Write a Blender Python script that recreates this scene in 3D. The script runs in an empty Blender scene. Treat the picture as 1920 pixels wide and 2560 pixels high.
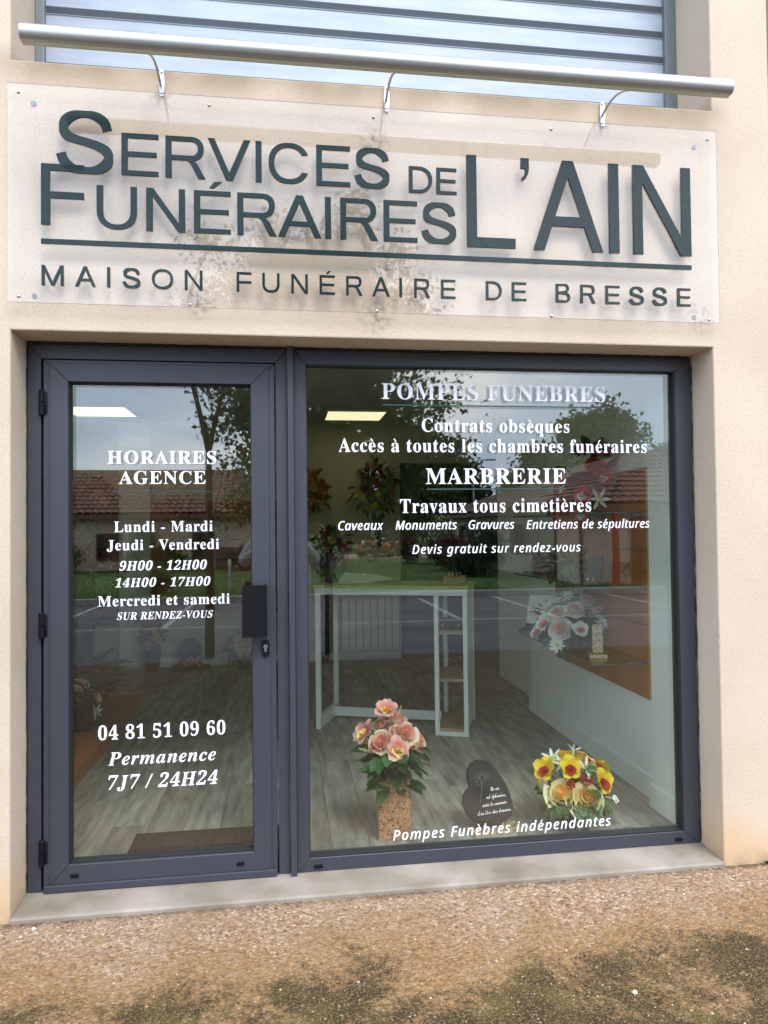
import bpy, bmesh, math, random, unicodedata
from mathutils import Vector, Matrix, Euler, Quaternion
R_ = math.radians
SC = bpy.context.scene
COL = SC.collection

# ------------------------------------------------------------------ camera
cam_d = bpy.data.cameras.new('camera')
cam_d.sensor_fit = 'HORIZONTAL'; cam_d.sensor_width = 36.0; cam_d.lens = 33.75
cam_d.clip_start = 0.02; cam_d.clip_end = 1200
cam = bpy.data.objects.new('camera', cam_d); COL.objects.link(cam)
_R = Matrix.Rotation(-0.13662, 3, 'Z') @ Matrix.Rotation(0.0229, 3, 'X') @ Matrix.Rotation(0.01109, 3, 'Y')
_X, _Y, _Z = _R.col[0], _R.col[1], _R.col[2]
_m = Matrix.Identity(4)
for i in range(3):
    _m[i][0] = _X[i]; _m[i][1] = _Z[i]; _m[i][2] = -_Y[i]
_m[0][3], _m[1][3], _m[2][3] = 1.07281, -3.01082, 1.5217
cam.matrix_world = _m
SC.camera = cam

# ------------------------------------------------------------------ sky and sun (overcast)
SUN_EL, SUN_AZ = R_(52), R_(160)      # azimuth measured like the sky node (0 = +Y, clockwise)
world = bpy.data.worlds.new('World'); SC.world = world; world.use_nodes = True
nt = world.node_tree; N = nt.nodes; N.clear()
def wn(t, **k):
    n = N.new(t)
    for a, b in k.items(): setattr(n, a, b)
    return n
out = wn('ShaderNodeOutputWorld'); bg = wn('ShaderNodeBackground')
sky = wn('ShaderNodeTexSky', sky_type='NISHITA', sun_disc=False, sun_elevation=SUN_EL, sun_rotation=SUN_AZ, dust_density=2.0)
tc = wn('ShaderNodeTexCoord'); mp = wn('ShaderNodeMapping'); mp.inputs['Scale'].default_value = (1, 1, 2.6)
mp.inputs['Location'].default_value = (3.3, 1.7, .4)
no = wn('ShaderNodeTexNoise'); no.inputs['Scale'].default_value = 1.9; no.inputs['Detail'].default_value = 7; no.inputs['Roughness'].default_value = .55
no.inputs['Distortion'].default_value = .35
cr = wn('ShaderNodeValToRGB')
cr.color_ramp.elements[0].position = .34; cr.color_ramp.elements[0].color = (4.9, 6.4, 8.5, 1)
cr.color_ramp.elements[1].position = .68; cr.color_ramp.elements[1].color = (15.2, 15.3, 15.6, 1)
e = cr.color_ramp.elements.new(.52); e.color = (8.2, 9.7, 11.8, 1)
mx = wn('ShaderNodeMixRGB'); mx.inputs['Fac'].default_value = .86
nt.links.new(tc.outputs['Generated'], mp.inputs['Vector']); nt.links.new(mp.outputs['Vector'], no.inputs['Vector'])
nt.links.new(no.outputs['Fac'], cr.inputs['Fac']); nt.links.new(sky.outputs['Color'], mx.inputs['Color1'])
nt.links.new(cr.outputs['Color'], mx.inputs['Color2']); nt.links.new(mx.outputs['Color'], bg.inputs['Color'])
bg.inputs['Strength'].default_value = 0.1
nt.links.new(bg.outputs['Background'], out.inputs['Surface'])
sun_d = bpy.data.lights.new('sun', 'SUN'); sun_d.energy = 0.9; sun_d.angle = R_(25); sun_d.color = (1, .95, .88)
sun = bpy.data.objects.new('sun', sun_d); COL.objects.link(sun)
_dir = Vector((math.sin(SUN_AZ) * math.cos(SUN_EL), math.cos(SUN_AZ) * math.cos(SUN_EL), math.sin(SUN_EL)))
sun.rotation_euler = _dir.to_track_quat('Z', 'Y').to_euler()
SC.view_settings.view_transform = 'Standard'; SC.view_settings.look = 'None'
SC.view_settings.exposure = 1.72; SC.view_settings.gamma = 1.0; SC.view_settings.use_curve_mapping = False
SC.render.engine = 'CYCLES'
SC.cycles.use_denoising = True
SC.cycles.max_bounces = 10; SC.cycles.transparent_max_bounces = 24; SC.cycles.diffuse_bounces = 5
SC.cycles.glossy_bounces = 4; SC.cycles.sample_clamp_indirect = 6.0

# ------------------------------------------------------------------ materials
def M(name, col, rough=.6, metal=0., col2=None, nscale=8., nstretch=(1, 1, 1), bump=0., bscale=60., bdist=.004,
      rnd=0., coat=0., spec=.5, ramp=(.35, .65), detail=5., trans=0.):
    m = bpy.data.materials.new(name); m.use_nodes = True
    t = m.node_tree; b = t.nodes['Principled BSDF']; L = t.links.new
    b.inputs['Base Color'].default_value = (*col, 1); b.inputs['Roughness'].default_value = rough
    b.inputs['Metallic'].default_value = metal; b.inputs['Specular IOR Level'].default_value = spec
    b.inputs['Coat Weight'].default_value = coat
    o = t.nodes.new('ShaderNodeTexCoord'); vec = o.outputs['Object']
    if nstretch != (1, 1, 1):
        mp = t.nodes.new('ShaderNodeMapping'); mp.inputs['Scale'].default_value = nstretch
        L(vec, mp.inputs['Vector']); vec = mp.outputs['Vector']
    csock = None
    if col2 is not None:
        n = t.nodes.new('ShaderNodeTexNoise'); n.inputs['Scale'].default_value = nscale; n.inputs['Detail'].default_value = detail
        L(vec, n.inputs['Vector'])
        r = t.nodes.new('ShaderNodeValToRGB'); r.color_ramp.elements[0].position = ramp[0]; r.color_ramp.elements[1].position = ramp[1]
        r.color_ramp.elements[0].color = (*col, 1); r.color_ramp.elements[1].color = (*col2, 1)
        L(n.outputs['Fac'], r.inputs['Fac']); csock = r.outputs['Color']
        if rnd:
            oi = t.nodes.new('ShaderNodeObjectInfo')
            va = t.nodes.new('ShaderNodeVectorMath'); va.operation = 'ADD'
            sc = t.nodes.new('ShaderNodeVectorMath'); sc.operation = 'SCALE'; sc.inputs[3].default_value = 1
            cx = t.nodes.new('ShaderNodeCombineXYZ')
            mm = t.nodes.new('ShaderNodeMath'); mm.operation = 'MULTIPLY'; mm.inputs[1].default_value = 37.
            L(oi.outputs['Random'], mm.inputs[0]); L(mm.outputs[0], cx.inputs[0]); L(mm.outputs[0], cx.inputs[2])
            L(vec, va.inputs[0]); L(cx.outputs[0], va.inputs[1]); L(va.outputs[0], n.inputs['Vector'])
    if rnd:
        oi = t.nodes.new('ShaderNodeObjectInfo')
        mr = t.nodes.new('ShaderNodeMapRange'); mr.inputs[3].default_value = 1 - rnd; mr.inputs[4].default_value = 1 + rnd
        L(oi.outputs['Random'], mr.inputs[0])
        hs = t.nodes.new('ShaderNodeHueSaturation'); L(mr.outputs[0], hs.inputs['Value'])
        if csock: L(csock, hs.inputs['Color'])
        else: hs.inputs['Color'].default_value = (*col, 1)
        csock = hs.outputs['Color']
    if csock: L(csock, b.inputs['Base Color'])
    if bump:
        n2 = t.nodes.new('ShaderNodeTexNoise'); n2.inputs['Scale'].default_value = bscale; n2.inputs['Detail'].default_value = 4
        L(vec, n2.inputs['Vector'])
        bp = t.nodes.new('ShaderNodeBump'); bp.inputs['Strength'].default_value = bump; bp.inputs['Distance'].default_value = bdist
        L(n2.outputs['Fac'], bp.inputs['Height']); L(bp.outputs['Normal'], b.inputs['Normal'])
    if trans:
        tr = t.nodes.new('ShaderNodeBsdfTranslucent'); ms = t.nodes.new('ShaderNodeMixShader'); ms.inputs[0].default_value = trans
        if csock: L(csock, tr.inputs['Color'])
        else: tr.inputs['Color'].default_value = (*col, 1)
        L(b.outputs[0], ms.inputs[1]); L(tr.outputs[0], ms.inputs[2]); L(ms.outputs[0], t.nodes['Material Output'].inputs['Surface'])
    return m

def glass_mat(name, ior, tint, rough=0., haze=0.):
    m = bpy.data.materials.new(name); m.use_nodes = True; t = m.node_tree; t.nodes.clear(); L = t.links.new
    o = t.nodes.new('ShaderNodeOutputMaterial'); ms = t.nodes.new('ShaderNodeMixShader')
    tr = t.nodes.new('ShaderNodeBsdfTransparent'); tr.inputs['Color'].default_value = (*tint, 1)
    gl = t.nodes.new('ShaderNodeBsdfGlossy'); gl.inputs['Roughness'].default_value = rough; gl.inputs['Color'].default_value = (1, 1, 1, 1)
    fr = t.nodes.new('ShaderNodeFresnel')
    # a thin pane reflects alike from both sides: hand the node the inverse index on its back face
    ge = t.nodes.new('ShaderNodeNewGeometry'); mr = t.nodes.new('ShaderNodeMapRange'); mr.inputs[3].default_value = ior; mr.inputs[4].default_value = 1 / ior
    L(ge.outputs['Backfacing'], mr.inputs[0]); L(mr.outputs[0], fr.inputs['IOR'])
    L(fr.outputs[0], ms.inputs[0]); L(tr.outputs[0], ms.inputs[1]); L(gl.outputs[0], ms.inputs[2]); 
    if haze:   # pale diffuse layer mixed in to brighten the acrylic panel
        df = t.nodes.new('ShaderNodeBsdfDiffuse'); df.inputs['Color'].default_value = (.72, .68, .66, 1); tl = t.nodes.new('ShaderNodeBsdfTranslucent'); tl.inputs['Color'].default_value = (.72, .68, .66, 1)
        m1 = t.nodes.new('ShaderNodeMixShader'); m1.inputs[0].default_value = .35; L(df.outputs[0], m1.inputs[1]); L(tl.outputs[0], m1.inputs[2])
        m2 = t.nodes.new('ShaderNodeMixShader'); m2.inputs[0].default_value = haze; L(ms.outputs[0], m2.inputs[1]); L(m1.outputs[0], m2.inputs[2]); ms = m2
    L(ms.outputs[0], o.inputs['Surface'])
    return m
def clear_mat(name, tint):
    m = bpy.data.materials.new(name); m.use_nodes = True; t = m.node_tree; t.nodes.clear()
    o = t.nodes.new('ShaderNodeOutputMaterial'); tr = t.nodes.new('ShaderNodeBsdfTransparent'); tr.inputs['Color'].default_value = (*tint, 1)
    t.links.new(tr.outputs[0], o.inputs['Surface']); return m
def emit_mat(name, col, s):
    m = bpy.data.materials.new(name); m.use_nodes = True; t = m.node_tree; t.nodes.clear()
    o = t.nodes.new('ShaderNodeOutputMaterial'); e = t.nodes.new('ShaderNodeEmission'); e.inputs[0].default_value = (*col, 1); e.inputs[1].default_value = s
    t.links.new(e.outputs[0], o.inputs['Surface']); return m
def radial_mat(name, stops, rough=.6, trans=.28, noise=.0):
    """petal colour by distance from the flower's own centre (object space, unit radius)"""
    m = bpy.data.materials.new(name); m.use_nodes = True; t = m.node_tree; L = t.links.new; b = t.nodes['Principled BSDF']
    b.inputs['Roughness'].default_value = rough; b.inputs['Specular IOR Level'].default_value = .25
    tc = t.nodes.new('ShaderNodeTexCoord'); ln = t.nodes.new('ShaderNodeVectorMath'); ln.operation = 'LENGTH'
    L(tc.outputs['Object'], ln.inputs[0]); r = t.nodes.new('ShaderNodeValToRGB')
    el = r.color_ramp.elements
    while len(el) < len(stops): el.new(.5)
    for q, (p, c) in zip(el, stops): q.position = p; q.color = (*c, 1)
    nz = t.nodes.new('ShaderNodeTexNoise'); nz.inputs['Scale'].default_value = 5
    ad = t.nodes.new('ShaderNodeMath'); ad.operation = 'MULTIPLY_ADD'; ad.inputs[1].default_value = .3; L(tc.outputs['Object'], nz.inputs['Vector'])
    sb = t.nodes.new('ShaderNodeMath'); sb.operation = 'SUBTRACT'; sb.inputs[1].default_value = .15
    L(nz.outputs['Fac'], ad.inputs[0]); L(ln.outputs['Value'], ad.inputs[2]); L(ad.outputs[0], sb.inputs[0]); L(sb.outputs[0], r.inputs['Fac'])
    L(r.outputs['Color'], b.inputs['Base Color'])
    tr = t.nodes.new('ShaderNodeBsdfTranslucent'); ms = t.nodes.new('ShaderNodeMixShader'); ms.inputs[0].default_value = trans
    L(r.outputs['Color'], tr.inputs['Color']); L(b.outputs[0], ms.inputs[1]); L(tr.outputs[0], ms.inputs[2])
    L(ms.outputs[0], t.nodes['Material Output'].inputs['Surface'])
    return m

# ------------------------------------------------------------------ mesh builder
class MB:
    def __init__(s): s.v = []; s.f = []; s.mi = []; s.cur = 0
    def add(s, vs, fs, mi=None):
        o = len(s.v); s.v += [tuple(p) for p in vs]
        for f in fs: s.f.append(tuple(o + i for i in f)); s.mi.append(s.cur if mi is None else mi)
    def box(s, x0, x1, y0, y1, z0, z1, bev=0., mi=None):
        if x1 < x0: x0, x1 = x1, x0
        if y1 < y0: y0, y1 = y1, y0
        if z1 < z0: z0, z1 = z1, z0
        if bev <= 0:
            v = [(x, y, z) for z in (z0, z1) for y in (y0, y1) for x in (x0, x1)]
            s.add(v, [(0, 2, 3, 1), (4, 5, 7, 6), (0, 1, 5, 4), (2, 6, 7, 3), (0, 4, 6, 2), (1, 3, 7, 5)], mi)
        else:
            bm = bmesh.new(); bmesh.ops.create_cube(bm, size=1)
            for q in bm.verts: q.co = Vector(((x0 + x1) / 2 + q.co.x * (x1 - x0), (y0 + y1) / 2 + q.co.y * (y1 - y0), (z0 + z1) / 2 + q.co.z * (z1 - z0)))
            b = min(bev, .45 * min(x1 - x0, y1 - y0, z1 - z0))
            bmesh.ops.bevel(bm, geom=bm.edges[:], offset=b, segments=2, profile=.5, affect='EDGES')
            s.bm(bm, mi)
        return s
    def bm(s, bm, mi=None, mat=None):
        bm.verts.index_update()
        vs = [(mat @ q.co if mat else q.co) for q in bm.verts]
        s.add(vs, [[q.index for q in f.verts] for f in bm.faces], mi); bm.free(); return s
    def tube(s, pts, rad, n=8, cap=True, mi=None):
        pts = [Vector(p) for p in pts]; rads = rad if isinstance(rad, (list, tuple)) else [rad] * len(pts)
        rings = []; up = None
        for i, p in enumerate(pts):
            d = (pts[min(i + 1, len(pts) - 1)] - pts[max(i - 1, 0)]).normalized()
            if up is None: up = Vector((0, 0, 1)) if abs(d.z) < .9 else Vector((1, 0, 0))
            a = d.cross(up).normalized(); b = a.cross(d).normalized(); up = b
            rings.append([p + (a * math.cos(2 * math.pi * k / n) + b * math.sin(2 * math.pi * k / n)) * rads[i] for k in range(n)])
        vs = [q for r in rings for q in r]; fs = []
        for i in range(len(rings) - 1):
            for k in range(n):
                fs.append((i * n + k, i * n + (k + 1) % n, (i + 1) * n + (k + 1) % n, (i + 1) * n + k))
        if cap: fs.append(tuple(range(n - 1, -1, -1))); fs.append(tuple((len(rings) - 1) * n + k for k in range(n)))
        s.add(vs, fs, mi); return s
    def lathe(s, prof, c=(0, 0, 0), n=24, mi=None, sx=1., sy=1.):
        vs = []; fs = []
        for r, z in prof:
            for k in range(n): vs.append((c[0] + r * sx * math.cos(2 * math.pi * k / n), c[1] + r * sy * math.sin(2 * math.pi * k / n), c[2] + z))
        for i in range(len(prof) - 1):
            for k in range(n): fs.append((i * n + k, i * n + (k + 1) % n, (i + 1) * n + (k + 1) % n, (i + 1) * n + k))
        s.add(vs, fs, mi); return s
    def prism(s, pts, y0, y1, mi=None):
        """closed polygon in x,z pushed along y"""
        n = len(pts); vs = [(x, y0, z) for x, z in pts] + [(x, y1, z) for x, z in pts]
        fs = [tuple(range(n)), tuple(range(2 * n - 1, n - 1, -1))] + [(i, (i + 1) % n + 0, n + (i + 1) % n, n + i)[::-1] for i in range(n)]
        s.add(vs, fs, mi); return s
    def quad(s, a, b, c, d, mi=None): s.add([a, b, c, d], [(0, 1, 2, 3)], mi); return s
    def mesh(s, name, mats, smooth=False):
        me = bpy.data.meshes.new(name); me.from_pydata(s.v, [], s.f); me.update()
        for m in (mats if isinstance(mats, (list, tuple)) else [mats]): me.materials.append(m)
        me.polygons.foreach_set('material_index', s.mi)
        if smooth: me.polygons.foreach_set('use_smooth', [True] * len(me.polygons))
        return me
    def build(s, name, mats, parent=None, smooth=False, fix=True):
        me = s.mesh(name, mats, smooth)
        if fix:
            bm = bmesh.new(); bm.from_mesh(me); bmesh.ops.recalc_face_normals(bm, faces=bm.faces[:]); bm.to_mesh(me); bm.free()
        return link(name, me, parent)
def link(name, me, parent=None, loc=None, rot=None, scale=None):
    o = bpy.data.objects.new(name, me); COL.objects.link(o)
    if parent is not None: o.parent = parent
    if loc is not None: o.location = loc
    if rot is not None: o.rotation_euler = rot if not isinstance(rot, Quaternion) else rot.to_euler()
    if scale is not None: o.scale = scale if hasattr(scale, '__len__') else (scale,) * 3
    return o
def tag(o, label=None, cat=None, group=None, kind=None):
    if label: o['label'] = label
    if cat: o['category'] = cat
    if group: o['group'] = group
    if kind: o['kind'] = kind
    return o
def thing(name, label, cat, loc=(0, 0, 0), rz=0., group=None):
    o = bpy.data.objects.new(name, None); COL.objects.link(o); o.empty_display_size = .1
    o.location = loc; o.rotation_euler = (0, 0, rz); return tag(o, label, cat, group)
def smooth_by_angle(o, a=40):
    me = o.data
    bm = bmesh.new(); bm.from_mesh(me)
    for f in bm.faces: f.smooth = True
    for e in bm.edges:
        if len(e.link_faces) == 2 and e.calc_face_angle(0) > R_(a): e.smooth = False
    bm.to_mesh(me); bm.free(); return o

# ------------------------------------------------------------------ material set
def stucco():
    m = bpy.data.materials.new('stucco'); m.use_nodes = True; t = m.node_tree; L = t.links.new; b = t.nodes['Principled BSDF']
    b.inputs['Roughness'].default_value = .92; b.inputs['Specular IOR Level'].default_value = .15
    tc = t.nodes.new('ShaderNodeTexCoord'); sp = t.nodes.new('ShaderNodeSeparateXYZ'); L(tc.outputs['Object'], sp.inputs[0])
    def noise(scale, detail=4, vec=None, stretch=None, dist=0):
        n = t.nodes.new('ShaderNodeTexNoise'); n.inputs['Scale'].default_value = scale; n.inputs['Detail'].default_value = detail; n.inputs['Distortion'].default_value = dist
        v = tc.outputs['Object']
        if stretch:
            mp = t.nodes.new('ShaderNodeMapping'); mp.inputs['Scale'].default_value = stretch; L(v, mp.inputs[0]); v = mp.outputs[0]
        L(v, n.inputs['Vector']); return n.outputs['Fac']
    def ramp(s, a, b_):
        r = t.nodes.new('ShaderNodeMapRange'); r.inputs[1].default_value = a; r.inputs[2].default_value = b_; r.clamp = True; L(s, r.inputs[0]); return r.outputs[0]
    def mul(a, b_):
        x = t.nodes.new('ShaderNodeMath'); x.operation = 'MULTIPLY'; x.use_clamp = True
        for i, q in enumerate((a, b_)):
            if isinstance(q, (int, float)): x.inputs[i].default_value = q
            else: L(q, x.inputs[i])
        return x.outputs[0]
    def mix(fac, c1, c2, mode='MIX'):
        x = t.nodes.new('ShaderNodeMixRGB'); x.blend_type = mode; L(fac, x.inputs[0]) if not isinstance(fac, float) else setattr(x.inputs[0], 'default_value', fac)
        for i, q in ((1, c1), (2, c2)):
            if isinstance(q, tuple): x.inputs[i].default_value = (*q, 1)
            else: L(q, x.inputs[i])
        return x.outputs[0]
    c = mix(ramp(noise(1.3, 6), .35, .68), (.495, .395, .308), (.575, .472, .382))
    c = mix(mul(ramp(noise(170, 2), .55, .70), .5), c, (.25, .17, .11))                     # dark grains in the scraped render
    # rain-washed, weathered band below the shutter sill and soft vertical runs
    band = mul(mul(ramp(sp.outputs[2], 3.24, 3.40), ramp(sp.outputs[2], 3.50, 3.42)), mul(ramp(noise(3.2, 6), .2, .55), mul(ramp(sp.outputs[0], -.12, .08), ramp(sp.outputs[0], 3.12, 2.95))))
    c = mix(mul(band, .85), c, (.26, .185, .115))
    streak = mul(ramp(noise(7, 4, stretch=(1, 1, .12)), .58, .78), ramp(sp.outputs[2], 2.3, 3.1))
    c = mix(mul(streak, .3), c, (.36, .29, .24))
    # iron-brown splash stains near the pavement
    def add_(a, b_):
        x = t.nodes.new('ShaderNodeMath'); L(a, x.inputs[0])
        if isinstance(b_, float): x.inputs[1].default_value = b_
        else: L(b_, x.inputs[1])
        return x.outputs[0]
    zz = add_(sp.outputs[2], mul(noise(2.6, 5), .42))
    low = ramp(zz, .48, .28)
    c = mix(mul(low, .62), c, (.50, .33, .17))
    low2 = mul(ramp(sp.outputs[2], .09, .0), ramp(noise(9, 5), .3, .6)); c = mix(mul(low2, .6), c, (.24, .17, .10))
    # dark smudges round the old fixings
    for px, pz, rr in ((1.462, 2.425, .10), (.74, 2.445, .075), (.586, 3.302, .06), (2.488, 3.30, .05), (2.935, 2.46, .08), (1.455, 3.17, .09), (1.5, 2.62, .06)):
        cp = t.nodes.new('ShaderNodeVectorMath'); cp.operation = 'DISTANCE'; L(tc.outputs['Object'], cp.inputs[0]); cp.inputs[1].default_value = (px, 0, pz)
        d = ramp(cp.outputs['Value'], rr, rr * .12); c = mix(mul(mul(d, ramp(noise(38, 5), .45, .66)), .75), c, (.13, .10, .085))
    L(c, b.inputs['Base Color'])
    h = add_(mul(noise(170, 3), .7), mul(noise(60, 2), .5))
    bp = t.nodes.new('ShaderNodeBump'); bp.inputs['Strength'].default_value = .55; bp.inputs['Distance'].default_value = .0035; L(h, bp.inputs['Height']); L(bp.outputs[0], b.inputs['Normal'])
    return m
def paving():
    m = bpy.data.materials.new('exposed_aggregate'); m.use_nodes = True; t = m.node_tree; L = t.links.new; b = t.nodes['Principled BSDF']
    b.inputs['Roughness'].default_value = .8; b.inputs['Specular IOR Level'].default_value = .25
    tc = t.nodes.new('ShaderNodeTexCoord'); sp = t.nodes.new('ShaderNodeSeparateXYZ'); L(tc.outputs['Object'], sp.inputs[0])
    vo = t.nodes.new('ShaderNodeTexVoronoi'); vo.inputs['Scale'].default_value = 82; L(tc.outputs['Object'], vo.inputs['Vector'])
    se = t.nodes.new('ShaderNodeSeparateColor'); L(vo.outputs['Color'], se.inputs[0])
    r = t.nodes.new('ShaderNodeValToRGB'); el = r.color_ramp.elements
    for p in (.2, .4, .6, .8): el.new(p)
    for q, (p, c) in zip(el, [(0, (.10, .05, .024)), (.2, (.235, .138, .076)), (.42, (.30, .192, .112)), (.62, (.17, .096, .052)), (.82, (.34, .24, .16)), (1, (.44, .36, .28))]): q.position = p; q.color = (*c, 1)
    L(se.outputs[0], r.inputs[0])
    def noise(scale, detail=6, dist=0., loc=None):
        n = t.nodes.new('ShaderNodeTexNoise'); n.inputs['Scale'].default_value = scale; n.inputs['Detail'].default_value = detail; n.inputs['Distortion'].default_value = dist
        n.inputs['Roughness'].default_value = .65; L(tc.outputs['Object'], n.inputs['Vector']); return n.outputs['Fac']
    def ramp(s, a, b_, lo=0., hi=1.):
        q = t.nodes.new('ShaderNodeMapRange'); q.inputs[1].default_value = a; q.inputs[2].default_value = b_; q.inputs[3].default_value = lo; q.inputs[4].default_value = hi; L(s, q.inputs[0]); return q.outputs[0]
    def op(o, a, b_):
        x = t.nodes.new('ShaderNodeMath'); x.operation = o
        for i, q in enumerate((a, b_)):
            if isinstance(q, (int, float)): x.inputs[i].default_value = q
            else: L(q, x.inputs[i])
        return x.outputs[0]
    def mix(fac, c1, c2):
        x = t.nodes.new('ShaderNodeMixRGB'); L(fac, x.inputs[0])
        for i, q in ((1, c1), (2, c2)):
            if isinstance(q, tuple): x.inputs[i].default_value = (*q, 1)
            else: L(q, x.inputs[i])
        return x.outputs[0]
    # dark joints of mortar between the pebbles
    c = mix(ramp(vo.outputs['Distance'], .35, .75, 0, .55), r.outputs[0], (.30, .20, .13))
    # grey wear near the sill
    c = mix(op('MULTIPLY', ramp(noise(2.2, 5), .45, .7), .35), c, (.30, .235, .18))
    # moss and algae: grows in patches away from the wall (beyond the drip line)
    edge = op('ADD', ramp(sp.outputs[1], -.10, -.62, -.28, .13), ramp(sp.outputs[1], -.85, -1.6, 0, .30))
    g = op('ADD', noise(2.1, 8, .4), edge); g2 = op('ADD', g, op('MULTIPLY', op('SUBTRACT', noise(26, 5), .5), .35))
    algae = ramp(g2, .27, .52)
    c = mix(op('MULTIPLY', algae, .72), c, mix(ramp(noise(45, 3), .35, .65), (.125, .068, .022), (.30, .170, .062)))
    moss = ramp(op('ADD', g2, op('MULTIPLY', op('SUBTRACT', noise(75, 3), .5), .30)), .55, .67)
    mc = mix(ramp(noise(5, 4), .50, .66), (.034, .025, .009), (.075, .066, .014))
    spk = ramp(noise(120, 2), .30, .55, .15, 1)
    c = mix(op('MULTIPLY', moss, spk), c, mc)
    joint = op('MULTIPLY', ramp(sp.outputs[1], -.055, -.012), ramp(noise(14, 6), .34, .60)); c = mix(op('MULTIPLY', joint, .8), c, (.05, .035, .02))   # darker broken line in the joint along the sill
    L(c, b.inputs['Base Color'])
    h = op('ADD', op('MULTIPLY', vo.outputs['Distance'], -1.0), op('MULTIPLY', op('MULTIPLY', moss, noise(160, 3)), 1.2))
    bp = t.nodes.new('ShaderNodeBump'); bp.inputs['Strength'].default_value = .9; bp.inputs['Distance'].default_value = .006; L(h, bp.inputs['Height']); L(bp.outputs[0], b.inputs['Normal'])
    return m
def granite(name, cols, scale=70):
    m = bpy.data.materials.new(name); m.use_nodes = True; t = m.node_tree; L = t.links.new; b = t.nodes['Principled BSDF']
    b.inputs['Roughness'].default_value = .28
    tc = t.nodes.new('ShaderNodeTexCoord'); vo = t.nodes.new('ShaderNodeTexVoronoi'); vo.inputs['Scale'].default_value = scale; vo.inputs['Randomness'].default_value = 1
    nz = t.nodes.new('ShaderNodeTexNoise'); nz.inputs['Scale'].default_value = scale * .6; va = t.nodes.new('ShaderNodeMixRGB'); va.blend_type = 'ADD'; va.inputs[0].default_value = .03
    L(tc.outputs['Object'], nz.inputs['Vector']); L(tc.outputs['Object'], va.inputs[1]); L(nz.outputs['Color'], va.inputs[2]); L(va.outputs[0], vo.inputs['Vector'])
    se = t.nodes.new('ShaderNodeSeparateColor'); L(vo.outputs['Color'], se.inputs[0]); r = t.nodes.new('ShaderNodeValToRGB'); r.color_ramp.interpolation = 'CONSTANT'; el = r.color_ramp.elements
    while len(el) < len(cols): el.new(.5)
    for q, (p, c) in zip(el, cols): q.position = p; q.color = (*c, 1)
    L(se.outputs[0], r.inputs[0]); L(r.outputs[0], b.inputs['Base Color']); return m

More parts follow.
